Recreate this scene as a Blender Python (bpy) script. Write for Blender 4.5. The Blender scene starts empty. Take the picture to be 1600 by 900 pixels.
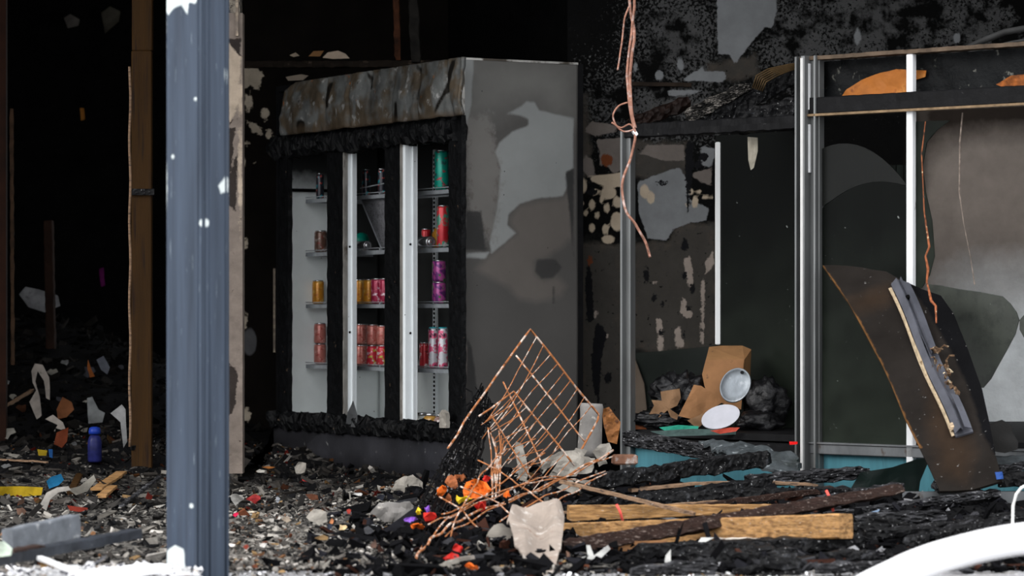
import bpy, bmesh, math, random
import numpy as np
from mathutils import Vector, noise, Matrix

R = random.Random(11)
FPX, HZ, CAMZ = 4800.0, 485.0, 0.85      # focal length in pixels, height of the horizon, height of the lens
SC = bpy.context.scene
COL = SC.collection

# ---------------------------------------------------------------- camera, sky, sun, exposure
cd = bpy.data.cameras.new('camera'); cam = bpy.data.objects.new('camera', cd); COL.objects.link(cam)
cam.location = (0, 0, CAMZ); cam.rotation_euler = (math.radians(90), 0, 0)
cd.sensor_width = 36; cd.lens = FPX / 1600 * 36; cd.shift_y = (HZ - 450) / 1600
cd.clip_end = 200
cd.dof.use_dof = True; cd.dof.focus_distance = 13.6; cd.dof.aperture_fstop = 4.0
SC.camera = cam

W = bpy.data.worlds.new('overcast_sky'); SC.world = W; W.use_nodes = True
wn = W.node_tree.nodes; wl = W.node_tree.links
bg = wn['Background']
tcw = wn.new('ShaderNodeTexCoord'); sxw = wn.new('ShaderNodeSeparateXYZ'); rw = wn.new('ShaderNodeValToRGB')
wl.new(tcw.outputs['Generated'], sxw.inputs[0]); wl.new(sxw.outputs['Z'], rw.inputs[0]); wl.new(rw.outputs[0], bg.inputs[0])
rw.color_ramp.elements[0].position = 0.0; rw.color_ramp.elements[0].color = (.56, .57, .58, 1)
rw.color_ramp.elements[1].position = 0.75; rw.color_ramp.elements[1].color = (.97, .98, 1.0, 1)
bg.inputs[1].default_value = 2.7

sd = bpy.data.lights.new('hazy_sun', 'SUN'); sun = bpy.data.objects.new('hazy_sun', sd); COL.objects.link(sun)
sd.energy = 1.2; sd.angle = math.radians(25); sd.color = (1, .97, .93)
sun.rotation_euler = Vector((0.80, 0.52, -0.45)).to_track_quat('-Z', 'Y').to_euler()

SC.view_settings.view_transform = 'Standard'; SC.view_settings.look = 'None'
SC.view_settings.gamma = 1; SC.view_settings.use_curve_mapping = False
SC.view_settings.exposure = 0.4

# ---------------------------------------------------------------- measuring helpers
def at(px, py, Y):
    return Vector(((px - 800) / FPX * Y, Y, CAMZ + (HZ - py) / FPX * Y))

class Plane:
    """a flat surface in the place: origin, in-plane axes a and b, normal n"""
    def __init__(s, O, A, B=(0, 0, 1)):
        s.O = Vector(O); s.a = Vector(A).normalized(); s.b = Vector(B).normalized(); s.n = s.a.cross(s.b).normalized()
    def hit(s, px, py, off=0.0):
        d = at(px, py, 1.0) - Vector((0, 0, CAMZ)); o = Vector((0, 0, CAMZ))
        t = ((s.O + s.n * off) - o).dot(s.n) / d.dot(s.n)
        return o + d * t
    def uv(s, px, py):
        p = s.hit(px, py) - s.O
        return p.dot(s.a), p.dot(s.b)
    def pt(s, a, b, off=0.0):
        return s.O + s.a * a + s.b * b + s.n * off

def sdf_poly(P, poly):
    poly = np.asarray(poly, float); n = len(poly)
    d = np.full(len(P), 1e9); inside = np.zeros(len(P), bool)
    for i in range(n):
        a = poly[i]; b = poly[(i + 1) % n]; e = b - a; w = P - a
        t = np.clip((w @ e) / max(e @ e, 1e-12), 0, 1)
        d = np.minimum(d, np.hypot(*(w - t[:, None] * e).T))
        c = ((a[1] > P[:, 1]) != (b[1] > P[:, 1]))
        with np.errstate(divide='ignore', invalid='ignore'):
            xi = a[0] + (P[:, 1] - a[1]) / (b[1] - a[1] if b[1] != a[1] else 1e-12) * e[0]
        inside ^= c & (P[:, 0] < xi)
    return np.where(inside, d, -d)

def stain(V, plane, shapes):
    """signed distance (m, + inside) of each vertex to shapes lying on a plane"""
    O = np.array(plane.O); a = np.array(plane.a); b = np.array(plane.b); nn = np.array(plane.n)
    Q = V - O; P = np.stack([Q @ a, Q @ b], 1); off = np.abs(Q @ nn)
    out = np.full(len(V), -1.0)
    for s in shapes:
        if s[0] == 'e':
            _, cx, cy, rx, ry = s
            c = np.array(plane.uv(cx, cy)); c2 = np.array(plane.uv(cx + rx, cy - ry))
            ra, rb = np.abs(c2 - c) + 1e-6
            k = np.hypot((P[:, 0] - c[0]) / ra, (P[:, 1] - c[1]) / rb)
            v = (1 - k) * min(ra, rb)
        else:
            v = sdf_poly(P, [plane.uv(*q) for q in s])
        out = np.maximum(out, v)
    out[off > 0.08] = -1
    return out

# ---------------------------------------------------------------- materials
def L(c): return (c[0], c[1], c[2], 1)
MATS = {}; ORG = {}
def mat(name, base, rough=.7, metal=0., vary=(6, .25), layers=(), bump=None, spec=.10, alpha=None, vcol=False, stretch=None, trans=0., sheen=0):
    if name in MATS: return MATS[name]
    m = bpy.data.materials.new(name); m.use_nodes = True; MATS[name] = m
    N = m.node_tree.nodes; K = m.node_tree.links; b = N['Principled BSDF']
    tc = N.new('ShaderNodeTexCoord'); co = tc.outputs['Object']
    if stretch:
        mp = N.new('ShaderNodeMapping'); mp.inputs['Scale'].default_value = stretch; K.new(co, mp.inputs[0]); cs = mp.outputs[0]
    else: cs = co
    def nz(scale, detail=5, src=None, ro=.6):
        n = N.new('ShaderNodeTexNoise'); n.inputs['Scale'].default_value = scale; n.inputs['Detail'].default_value = detail
        n.inputs['Roughness'].default_value = ro; K.new(src or co, n.inputs['Vector']); return n.outputs['Fac']
    def math_(op, a, c):
        n = N.new('ShaderNodeMath'); n.operation = op
        for i, x in ((0, a), (1, c)):
            if hasattr(x, 'links'): K.new(x, n.inputs[i])
            else: n.inputs[i].default_value = x
        return n.outputs[0]
    def rng(x, a, c, lo=0., hi=1.):
        n = N.new('ShaderNodeMapRange'); K.new(x, n.inputs[0])
        for i, v in enumerate((a, c, lo, hi)): n.inputs[i + 1].default_value = v
        return n.outputs[0]
    def mix(f, a, c, mode='MIX'):
        n = N.new('ShaderNodeMix'); n.data_type = 'RGBA'; n.blend_type = mode
        for i, x in ((0, f), (6, a), (7, c)):
            if hasattr(x, 'links'): K.new(x, n.inputs[i])
            elif i == 0: n.inputs[0].default_value = x
            else: n.inputs[i].default_value = L(x)
        return n.outputs[2]
    if vcol:
        at_ = N.new('ShaderNodeAttribute'); at_.attribute_name = 'tint'; cur = at_.outputs['Color']
    else: cur = base
    for ly in layers:
        if ly[0] == 'noise':      # ('noise', scale, threshold, softness, colour)
            _, sc, th, so, c = ly; f = rng(nz(sc, 6, cs), th - so, th + so)
        elif ly[0] == 'crack':
            _, sc, th, c = ly; v = N.new('ShaderNodeTexVoronoi'); v.feature = 'DISTANCE_TO_EDGE'; v.inputs['Scale'].default_value = sc
            K.new(cs, v.inputs['Vector']); f = rng(v.outputs['Distance'], th, 0)
        elif ly[0] == 'height':   # ('height', z0, z1, colour): painted reflection that fades towards the top
            sx = N.new('ShaderNodeSeparateXYZ'); K.new(co, sx.inputs[0]); w = math_('MULTIPLY', math_('SUBTRACT', nz(5, 4), .5), .5); f = rng(math_('ADD', sx.outputs['Z'], w), ly[2], ly[1]); c = ly[3]
        elif ly[0] == 'spots':
            _, sc, th, c = ly; v = N.new('ShaderNodeTexVoronoi'); v.inputs['Scale'].default_value = sc
            K.new(co, v.inputs['Vector']); f = rng(v.outputs['Distance'], th, th * .7)
        else:                     # (attribute, noise scale, noise amount, softness, colour, opacity)
            an, sc, am, so, c = ly[:5]; op = ly[5] if len(ly) > 5 else 1.
            a_ = N.new('ShaderNodeAttribute'); a_.attribute_name = an
            w = math_('MULTIPLY', math_('SUBTRACT', nz(sc, 8, None, .68), .5), am * 2)
            f = rng(math_('ADD', a_.outputs['Fac'], w), -so, so, 0, op)
        cur = mix(f, cur, c)
    if vary:
        f = rng(nz(vary[0], 6, cs), .3, .7, 1 - vary[1], 1 + vary[1])
        n = N.new('ShaderNodeVectorMath'); n.operation = 'SCALE'
        if hasattr(cur, 'links'): K.new(cur, n.inputs[0])
        else: n.inputs[0].default_value = cur
        K.new(f, n.inputs['Scale']); cur = n.outputs[0]
    if hasattr(cur, 'links'): K.new(cur, b.inputs['Base Color'])
    else: b.inputs['Base Color'].default_value = L(cur)
    b.inputs['Roughness'].default_value = rough; b.inputs['Metallic'].default_value = metal
    b.inputs['Specular IOR Level'].default_value = spec
    if alpha is not None: b.inputs['Alpha'].default_value = alpha
    if trans: b.inputs['Transmission Weight'].default_value = trans
    if bump:
        bn = N.new('ShaderNodeBump'); bn.inputs['Strength'].default_value = bump[1]; bn.inputs['Distance'].default_value = bump[2] if len(bump) > 2 else .01
        if len(bump) > 3:
            v = N.new('ShaderNodeTexVoronoi'); v.inputs['Scale'].default_value = bump[0]; K.new(cs, v.inputs['Vector']); K.new(v.outputs['Distance'], bn.inputs['Height'])
        else: K.new(nz(bump[0], 8, cs), bn.inputs['Height'])
        K.new(bn.outputs[0], b.inputs['Normal'])
    return m

# ---------------------------------------------------------------- mesh helpers
class MB:
    def __init__(s): s.v = []; s.f = []; s.c = []; s.tint = None
    def add(s, vs, fs, tint=None):
        o = len(s.v); s.v += [tuple(x) for x in vs]; s.f += [tuple(i + o for i in f) for f in fs]
        s.c += [tint or (0, 0, 0)] * len(vs); return s
    def box(s, c, size, X=(1, 0, 0), Z=(0, 0, 1), bev=0.0):
        X = Vector(X).normalized(); Z = Vector(Z).normalized(); Yv = Z.cross(X).normalized(); X = Yv.cross(Z)
        c = Vector(c); hx, hy, hz = [q / 2 for q in size]
        if not bev:
            vs = [c + X * a * hx + Yv * b * hy + Z * d * hz for a in (-1, 1) for b in (-1, 1) for d in (-1, 1)]
            return s.add(vs, [(0, 1, 3, 2), (4, 6, 7, 5), (0, 4, 5, 1), (2, 3, 7, 6), (0, 2, 6, 4), (1, 5, 7, 3)])
        ring = []
        for (a, b) in ((hx, hy - bev), (hx - bev, hy), (-hx + bev, hy), (-hx, hy - bev), (-hx, -hy + bev), (-hx + bev, -hy), (hx - bev, -hy), (hx, -hy + bev)):
            ring.append((a, b))
        k = max(0.5, 1 - bev / max(min(hx, hy), 1e-6))
        vs = []
        for (z, q) in ((-hz, k), (-hz + bev, 1), (hz - bev, 1), (hz, k)):
            vs += [c + X * a * q + Yv * b * q + Z * z for a, b in ring]
        fs = [tuple(reversed(range(8))), tuple(24 + i for i in range(8))]
        for r in range(3):
            for i in range(8):
                j = (i + 1) % 8; fs.append((r * 8 + i, r * 8 + j, r * 8 + 8 + j, r * 8 + 8 + i))
        return s.add(vs, fs)
    def tube(s, pts, r, seg=6, tint=None):
        pts = [Vector(p) for p in pts]; n = len(pts); vs = []; fs = []
        up = Vector((0.13, 0.31, 0.94)).normalized()
        for i, p in enumerate(pts):
            d = (pts[min(i + 1, n - 1)] - pts[max(i - 1, 0)]).normalized()
            a = d.cross(up)
            if a.length < .05: a = d.cross(Vector((1, 0, 0)))
            a.normalize(); b = d.cross(a)
            rr = r[i] if isinstance(r, (list, tuple)) else r
            vs += [p + (a * math.cos(2 * math.pi * k / seg) + b * math.sin(2 * math.pi * k / seg)) * rr for k in range(seg)]
        for i in range(n - 1):
            for k in range(seg):
                j = (k + 1) % seg; fs.append((i * seg + k, i * seg + j, (i + 1) * seg + j, (i + 1) * seg + k))
        fs += [tuple(reversed(range(seg))), tuple((n - 1) * seg + k for k in range(seg))]
        return s.add(vs, fs, tint)
    def lathe(s, O, prof, axis=(0, 0, 1), seg=20):
        Z = Vector(axis).normalized(); X = Z.orthogonal().normalized(); Yv = Z.cross(X); O = Vector(O); vs = []; fs = []
        for (r, z) in prof: vs += [O + Z * z + (X * math.cos(2 * math.pi * k / seg) + Yv * math.sin(2 * math.pi * k / seg)) * r for k in range(seg)]
        for i in range(len(prof) - 1):
            for k in range(seg):
                j = (k + 1) % seg; fs.append((i * seg + k, i * seg + j, (i + 1) * seg + j, (i + 1) * seg + k))
        fs += [tuple(reversed(range(seg))), tuple((len(prof) - 1) * seg + k for k in range(seg))]
        return s.add(vs, fs)
    def prism(s, poly, off):
        """a polygon of 3D points pushed back by the vector off"""
        n = len(poly); off = Vector(off); vs = [Vector(p) for p in poly] + [Vector(p) + off for p in poly]
        return s.add(vs, [tuple(range(n)), tuple(reversed(range(n, 2 * n)))] + [(i, i + n, (i + 1) % n + n, (i + 1) % n) for i in range(n)])
    def chip(s, c, sx, sy, sz, rnd, tint):
        rot = Matrix.Rotation(rnd.uniform(0, 6.28), 3, 'Z') @ Matrix.Rotation(rnd.gauss(0, .5), 3, 'X') @ Matrix.Rotation(rnd.gauss(0, .5), 3, 'Y')
        c = Vector(c); vs = []
        for a in (-1, 1):
            for b in (-1, 1):
                for d in (-1, 1):
                    vs.append(c + rot @ Vector((a * sx * rnd.uniform(.35, 1), b * sy * rnd.uniform(.35, 1), d * sz * rnd.uniform(.4, 1))))
        return s.add(vs, [(0, 1, 3, 2), (4, 6, 7, 5), (0, 4, 5, 1), (2, 3, 7, 6), (0, 2, 6, 4), (1, 5, 7, 3)], tint)
    def build(s, name, m, parent=None, smooth=False, paints=(), loc=None, bevel=0):
        V = np.array(s.v, float)
        if parent is not None: o0 = np.array(ORG[parent.name])
        elif loc is not None: o0 = np.array(loc, float)
        else: o0 = np.array([(V[:, 0].min() + V[:, 0].max()) / 2, (V[:, 1].min() + V[:, 1].max()) / 2, V[:, 2].min()])
        me = bpy.data.meshes.new(name); me.from_pydata((V - o0).tolist(), [], s.f); me.validate(); me.update()
        bm = bmesh.new(); bm.from_mesh(me); bmesh.ops.recalc_face_normals(bm, faces=bm.faces); bm.to_mesh(me); bm.free()
        if smooth: me.polygons.foreach_set('use_smooth', [True] * len(me.polygons))
        me.materials.append(m)
        for (an, pl, shapes) in paints:
            d = stain(V, pl, shapes); a_ = me.attributes.new(an, 'FLOAT', 'POINT'); a_.data.foreach_set('value', d.astype(np.float32))
        if any(c != (0, 0, 0) for c in s.c):
            a_ = me.attributes.new('tint', 'FLOAT_COLOR', 'POINT'); a_.data.foreach_set('color', np.array([L(c) for c in s.c], np.float32).ravel())
        o = bpy.data.objects.new(name, me); COL.objects.link(o)
        if parent is not None: o.parent = parent; ORG[o.name] = tuple(o0)
        else: o.location = o0; ORG[o.name] = tuple(o0)
        if bevel:
            b = o.modifiers.new('Bevel', 'BEVEL'); b.width = bevel; b.segments = 2; b.limit_method = 'ANGLE'
        return o

def tag(o, label, cat, group=None, kind=None):
    o['label'] = label; o['category'] = cat
    if group: o['group'] = group
    if kind: o['kind'] = kind
    return o
def empty(name, loc, label, cat, group=None):
    o = bpy.data.objects.new(name, None); COL.objects.link(o); o.location = loc; o.empty_display_size = .05
    ORG[o.name] = tuple(loc)
    return tag(o, label, cat, group)
def struct(o):
    o['kind'] = 'structure'; return o

def gridded(O, A, B, wa, hb, nu, nv, thick=0.0, wob=None):
    """a slab whose front is a fine grid: origin, axes, size, cells, thickness backwards"""
    A = Vector(A).normalized(); B = Vector(B).normalized(); n = A.cross(B).normalized(); O = Vector(O)
    g = MB(); vs = []
    for j in range(nv + 1):
        for i in range(nu + 1):
            p = O + A * (wa * i / nu) + B * (hb * j / nv)
            if wob: p = p + n * wob(i / nu, j / nv, p)
            vs.append(p)
    fs = [(j * (nu + 1) + i, j * (nu + 1) + i + 1, (j + 1) * (nu + 1) + i + 1, (j + 1) * (nu + 1) + i) for j in range(nv) for i in range(nu)]
    if thick:
        b0 = len(vs); rim = [i for i in range(nu + 1)] + [j * (nu + 1) + nu for j in range(1, nv + 1)] + [nv * (nu + 1) + i for i in range(nu - 1, -1, -1)] + [j * (nu + 1) for j in range(nv - 1, 0, -1)]
        for k in rim: vs.append(vs[k] - n * thick)
        m_ = len(rim)
        for k in range(m_): fs.append((rim[k], rim[(k + 1) % m_], b0 + (k + 1) % m_, b0 + k))
        fs.append(tuple(b0 + k for k in range(m_)))
    g.add(vs, fs); return g

def thicken(bm, off):
    """close an open sheet into a slab by offsetting a copy of it"""
    bm.verts.index_update(); n = len(bm.verts); vs = [v.co.copy() for v in bm.verts]; vs += [p + off for p in vs]
    fs = [tuple(v.index for v in f.verts) for f in bm.faces]; fs += [tuple(i + n for i in reversed(f)) for f in fs]
    for e in bm.edges:
        if len(e.link_faces) == 1:
            l = e.link_loops[0]; i, j = l.vert.index, l.link_loop_next.vert.index; fs.append((j, i, i + n, j + n))
    bm.free(); return MB().add(vs, fs)

def sheet(name, pts, m, thick=.004, bump=.01, freq=6., cuts=3, parent=None, smooth=True, fold=None, seed=0, jag=0.0, loc=None):
    """a torn or crumpled sheet with the outline pts (3D), given thickness"""
    pts = [Vector(p) for p in pts]
    if jag:
        rr = random.Random(seed + 5); q = []
        for i, p in enumerate(pts):
            b = pts[(i + 1) % len(pts)]; n = max(1, int((b - p).length / (jag * 4)))
            for k in range(n): q.append(p.lerp(b, k / n) + Vector((rr.uniform(-1, 1), rr.uniform(-.3, .3), rr.uniform(-1, 1))) * jag * (1 if k else .3))
        pts = q
    bm = bmesh.new(); vs = [bm.verts.new(p) for p in pts]; f = bm.faces.new(vs); f.normal_update(); nrm = f.normal.copy()
    if nrm.y > 0: nrm = -nrm
    bmesh.ops.triangulate(bm, faces=[f])
    for _ in range(cuts):
        le = [e for e in bm.edges if e.calc_length() > .02]
        if le: bmesh.ops.subdivide_edges(bm, edges=le, cuts=1)
        bmesh.ops.triangulate(bm, faces=[f for f in bm.faces if len(f.verts) > 3])
    for v in bm.verts:
        p = v.co * freq + Vector((seed * 3.1, seed, 0)); d = (noise.noise(p) + .5 * noise.noise(p * 2.3)) * bump
        if fold: d += fold(v.co)
        v.co += nrm * d
    g = thicken(bm, -nrm * thick)
    return g.build(name, m, parent, smooth=False, loc=loc)

def beam_mb(p0, p1, w, h, rough=.006, seed=0, n=None, roll=0., taper=(1, 1), bow=0., g=None, freq=30.):
    p0 = Vector(p0); p1 = Vector(p1); d = (p1 - p0); ln = d.length; d.normalize()
    n = n or max(6, int(ln / .025)); side = d.cross(Vector((0, 0, 1))).normalized(); up = side.cross(d).normalized()
    c, s_ = math.cos(roll), math.sin(roll); side, up = side * c + up * s_, up * c - side * s_
    ring = []
    for k in range(4):
        for t in (0.06, .5, .94):
            a = [(-1, -1), (1, -1), (1, 1), (-1, 1), (-1, -1)]; q = (a[k][0] * (1 - t) + a[k + 1][0] * t, a[k][1] * (1 - t) + a[k + 1][1] * t); ring.append(q)
    vs = []; fs = []; m = len(ring)
    for i in range(n + 1):
        t = i / n; sc = taper[0] * (1 - t) + taper[1] * t
        if rough > .004 and (i == 0 or i == n): sc *= .8
        for (a, b) in ring:
            q = p0 + d * ln * t + side * a * w / 2 * sc + up * (b * h / 2 * sc + bow * math.sin(math.pi * t))
            off = noise.noise_vector(q * freq + Vector((seed * 7.3, 0, 0))) * rough
            vs.append(q + off)
    for i in range(n):
        for k in range(m): fs.append((i * m + k, i * m + (k + 1) % m, (i + 1) * m + (k + 1) % m, (i + 1) * m + k))
    fs += [tuple(reversed(range(m))), tuple(n * m + k for k in range(m))]
    g = g or MB(); g.add(vs, fs); return g

# ---------------------------------------------------------------- palette
CHAR = mat('charred_wood', (.004, .004, .0045), .55, vary=(20, .4), layers=[('noise', 28, .64, .06, (.035, .036, .04)), ('noise', 90, .665, .02, (.26, .26, .26))], bump=(45, .7, .012, 1), spec=.12)
CHARG = mat('ash_grey_charred_wood', (.010, .010, .011), .6, vary=(20, .4), layers=[('noise', 14, .55, .1, (.055, .055, .06)), ('noise', 60, .64, .03, (.30, .30, .31))], bump=(35, .9, .02, 1), stretch=(1, 1, 2.5))
SOOT = mat('soot_black', (.002, .002, .002), .95, vary=(9, .5), bump=(40, .5, .01), spec=.04)
SOOTG = mat('sooty_metal', (.003, .003, .0036), .6, vary=(14, .5), layers=[('noise', 40, .70, .03, (.05, .05, .05))], bump=(50, .4, .004), spec=.12)
ALU = mat('brushed_aluminium', (.15, .155, .155), .34, .6, vary=(20, .2), layers=[('noise', 9, .66, .05, (.12, .11, .10))], stretch=(1, 1, .15))
WHITEM = mat('white_enamel', (.78, .82, .84), .4, vary=(6, .06), layers=[('spots', 22, .06, (.06, .06, .05))])
WOOD = mat('fresh_timber', (.30, .165, .066), .65, vary=(9, .45), layers=[('noise', 3, .64, .05, (.04, .02, .009)), ('noise', 12, .57, .08, (.14, .07, .028)), ('noise', 30, .66, .04, (.42, .37, .32))], stretch=(.8, 5, 12), bump=(20, .4, .006))
BROWNW = mat('scorched_brown_wood', (.022, .011, .008), .55, vary=(12, .4), layers=[('noise', 26, .63, .05, (.18, .14, .12)), ('noise', 60, .7, .03, (.5, .48, .46))], stretch=(1, 4, 6), bump=(35, .7, .01))
LATH = mat('weathered_lath', (.19, .12, .075), .7, vary=(16, .4), layers=[('noise', 18, .6, .06, (.05, .035, .03)), ('noise', 40, .66, .04, (.32, .29, .26))], stretch=(1, 3, 6), bump=(30, .5, .006))
RUST = mat('rusty_wire', (.30, .115, .045), .75, .2, vary=(40, .4), layers=[('noise', 30, .55, .05, (.52, .43, .37)), ('noise', 22, .66, .05, (.05, .03, .025))])
BLUE = mat('turquoise_painted_panel', (.05, .155, .19), .5, vary=(5, .15), layers=[('noise', 14, .68, .04, (.02, .05, .06))], stretch=(6, 6, .5))
PLAST = mat('pale_plaster', (.26, .24, .21), .8, vary=(14, .3), layers=[('noise', 10, .62, .05, (.12, .10, .09))], bump=(30, .5, .008))
CARD = mat('scorched_cardboard', (.24, .12, .055), .8, vary=(8, .25), layers=[('noise', 16, .68, .04, (.05, .03, .02))], bump=(12, .2, .004))
PAPER = mat('white_sheet', (.40, .40, .44), .7, vary=(8, .15))
STEELB = mat('galvanised_steel', (.11, .115, .12), .45, .5, vary=(10, .3), layers=[('noise', 20, .66, .05, (.06, .05, .045))], stretch=(1, 1, .5))

# ================================================================ THE SETTING
GROUNDM = mat('dusty_concrete', (.20, .20, .21), .85, vary=(3, .2), layers=[('noise', 7, .55, .1, (.16, .155, .15)), ('noise', 60, .62, .05, (.5, .5, .5))], bump=(60, .5, .004))
FLOORM = mat('sooty_floor', (.02, .019, .018), .9, vary=(5, .4), layers=[('noise', 9, .6, .08, (.12, .115, .11))], bump=(50, .5, .006))
g = MB(); g.box((0, 2.0, -.06), (30, 20, .12)); struct(g.build('pavement', GROUNDM))
g = MB(); g.box((-.5, 16.6, -.055), (9, 8.4, .13)); struct(g.build('floor', FLOORM))
g = MB(); g.box((-.5, 16.55, 3.75), (9, 8.1, .2)); struct(g.build('ceiling', SOOT))
g = MB(); g.box((-.5, 12.4, 3.9), (9, .25, .6)); struct(g.build('trim_1', SOOTG))

# back wall of the shop and its window display (peeled and burnt plaster)
PW = Plane((0, 14.95, 0), (1, 0, 0))
GREY = [[(1120, -12), (1210, -12), (1214, 15), (1207, 45), (1195, 42), (1178, 62), (1148, 100), (1140, 85), (1122, 85)],
        [(1064, 126), (1098, 104), (1100, 111), (1132, 112), (1136, 122), (1128, 128)], [(1041, 141), (1100, 140), (1080, 148), (1045, 150)],
        [(996, 285), (1040, 268), (1062, 262), (1075, 285), (1078, 312), (1108, 325), (1104, 345), (1078, 348), (1052, 358), (1042, 376), (1012, 372), (998, 330)],
        [(1094, 228), (1118, 232), (1112, 262), (1096, 258)], ('e', 1340, 58, 6, 13), ('e', 1030, 118, 6, 9), ('e', 1063, 101, 5, 12), ('e', 1495, 60, 6, 8), ('e', 993, 105, 4, 8)]
TAUPE = [[(931, 218), (975, 215), (975, 262), (960, 272), (945, 255), (936, 262), (938, 240)], [(912, 205), (925, 190), (965, 196), (962, 206), (930, 212)],
         [(998, 240), (1012, 226), (1068, 226), (1070, 250), (1040, 252), (1020, 246)], [(1078, 272), (1112, 262), (1112, 290), (1095, 285)],
         [(912, 240), (926, 250), (930, 275), (920, 278), (908, 262)]]
BROWN = [[(990, 222), (1075, 225), (1072, 275), (1040, 272), (1010, 284), (992, 270)], [(992, 380), (1045, 378), (1060, 352), (1118, 348), (1118, 545), (1060, 548), (988, 548)],
         [(906, 378), (972, 384), (974, 660), (906, 640)], [(908, 150), (916, 150), (924, 270), (908, 280)], [(1105, 100), (1180, 88), (1185, 118), (1150, 124), (1110, 120)]]
CREAM = [[(920, 275), (955, 272), (976, 268), (975, 292), (950, 292), (925, 284)]] + [('e', x, y, a, b) for x, y, a, b in (
    (951, 301, 12, 10), (912, 290, 5, 12), (908, 318, 4, 5), (925, 320, 5, 8), (915, 333, 4, 5), (933, 337, 4, 6), (940, 312, 4, 6), (948, 325, 5, 8), (930, 300, 6, 5), (925, 356, 5, 7),
    (946, 358, 5, 8), (964, 346, 10, 15), (950, 374, 10, 7), (965, 316, 7, 9), (1007, 299, 7, 11), (1017, 309, 6, 10), (1086, 316, 5, 9), (1080, 299, 4, 5), (1092, 300, 4, 4), (1101, 308, 4, 4), (1111, 308, 3, 4), (1074, 320, 4, 4))]
FLAKE = [[(1068, 405), (1078, 398), (1084, 425), (1076, 440), (1070, 425)], [(1100, 410), (1114, 392), (1116, 412), (1104, 428)], ('e', 1078, 440, 5, 10), ('e', 1068, 480, 5, 14), ('e', 1075, 492, 6, 6),
         [(1053, 515), (1062, 510), (1070, 542), (1058, 545)], [(1096, 440), (1101, 432), (1100, 540), (1094, 535)], ('e', 1030, 510, 5, 12), ('e', 1032, 535, 5, 12), ('e', 1024, 442, 5, 3), ('e', 932, 490, 3, 7), ('e', 945, 525, 5, 6)]
HOLE = [[(1072, 222), (1084, 222), (1078, 330), (1074, 335), (1070, 250)], ('e', 1070, 430, 4, 7), ('e', 1082, 450, 4, 9), ('e', 1022, 465, 4, 8), ('e', 1035, 475, 3, 5), ('e', 1033, 520, 4, 5), ('e', 1076, 482, 4, 4), ('e', 1068, 524, 3, 4), ('e', 1070, 383, 5, 11),
        ('e', 1034, 286, 9, 4), ('e', 1010, 430, 4, 14), [(918, 400), (925, 430), (928, 500), (918, 505), (914, 450)], [(932, 500), (948, 520), (940, 560), (935, 640), (926, 600), (924, 560)], ('e', 950, 590, 6, 9), ('e', 925, 300, 9, 6), ('e', 1100, 245, 8, 6), ('e', 1090, 258, 7, 5)]
RUSTS = [('e', 948, 250, 9, 10), ('e', 922, 408, 4, 8)]
TOPS = [[(1430, 140), (1800, 140), (1800, 205), (1560, 205), (1480, 218), (1452, 245), (1430, 300)]]
SPECK = [('e', 1400, 20, 150, 60), ('e', 1380, 30, 130, 75), ('e', 1255, 60, 60, 60), ('e', 1060, 55, 60, 60), ('e', 1530, 40, 70, 55), ('e', 1030, 165, 90, 40)]
BEIGE = [[(1440, 150), (1800, 150), (1800, 760), (1440, 760)]]
PALE = [[(1440, 590), (1520, 470), (1800, 420), (1800, 760), (1440, 760)]]
WALLM = mat('burnt_plaster', (.0025, .0025, .0025), .9, vary=(9, .13), layers=[
    ('speck', 70, .75, .05, (.058, .058, .058), .85), ('noise', 8, .54, .05, (.002, .002, .002)), ('noise', 55, .66, .03, (.002, .002, .002)), ('brown', 14, .04, .012, (.048, .040, .033)), ('brown', 20, .12, .03, (.028, .028, .026), .6), ('noise', 34, .64, .02, (.004, .004, .004)), ('noise', 90, .735, .015, (.14, .14, .13)), ('taupe', 30, .012, .003, (.11, .095, .085)), ('grey', 40, .012, .003, (.14, .145, .15)),
    ('beige', 3, .03, .03, (.21, .180, .158)), ('pale', 1.2, .25, .25, (.72, .75, .76)), ('tops', 4, .06, .07, (.022, .017, .014)), ('flake', 40, .02, .003, (.22, .185, .16)), ('cream', 30, .006, .003, (.33, .27, .20)), ('hole', 50, .02, .002, (.006, .006, .007)), ('rust', 50, .02, .004, (.10, .03, .012))], bump=(45, .6, .006), spec=.06)
g = gridded((.27, 14.95, 0), (1, 0, 0), (0, 0, 1), 3.0, 3.65, 200, 240, .12)
struct(g.build('wall_back', WALLM, smooth=False, paints=[('grey', PW, GREY), ('taupe', PW, TAUPE), ('brown', PW, BROWN), ('cream', PW, CREAM), ('flake', PW, FLAKE), ('hole', PW, HOLE), ('rust', PW, RUSTS), ('speck', PW, SPECK), ('beige', PW, BEIGE), ('pale', PW, PALE), ('tops', PW, TOPS)]))

# wall behind and to the left of the cooler, the jamb beside it, the far walls of the burnt room
PL = Plane((0, 16.9, 0), (1, 0, 0))
g = gridded((-1.55, 16.9, 0), (1, 0, 0), (0, 0, 1), 1.2, 3.65, 90, 250, .1)
DARKW = mat('scorched_dark_wall', (.0035, .0027, .0022), .9, vary=(4, .5), layers=[('cream', 35, .03, .003, (.27, .23, .18)), ('greyp', 20, .006, .004, (.05, .05, .052))], bump=(30, .5, .008), spec=.05)
struct(g.build('wall_left', DARKW, paints=[('cream', PL, [[(378, 106), (402, 104), (411, 118), (404, 140), (390, 134), (380, 138)], ('e', 388, 160, 6, 14), ('e', 414, 180, 6, 9), [(382, 188), (400, 194), (412, 202), (408, 212), (395, 206)], ('e', 420, 210, 5, 7), ('e', 383, 225, 6, 4), ('e', 380, 252, 3, 9), ('e', 399, 254, 2, 2), ('e', 384, 380, 3, 8), ('e', 383, 500, 3, 10), ('e', 385, 648, 8, 10)]),
                                        ('greyp', PL, [('e', 390, 534, 11, 21)])]))
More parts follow.
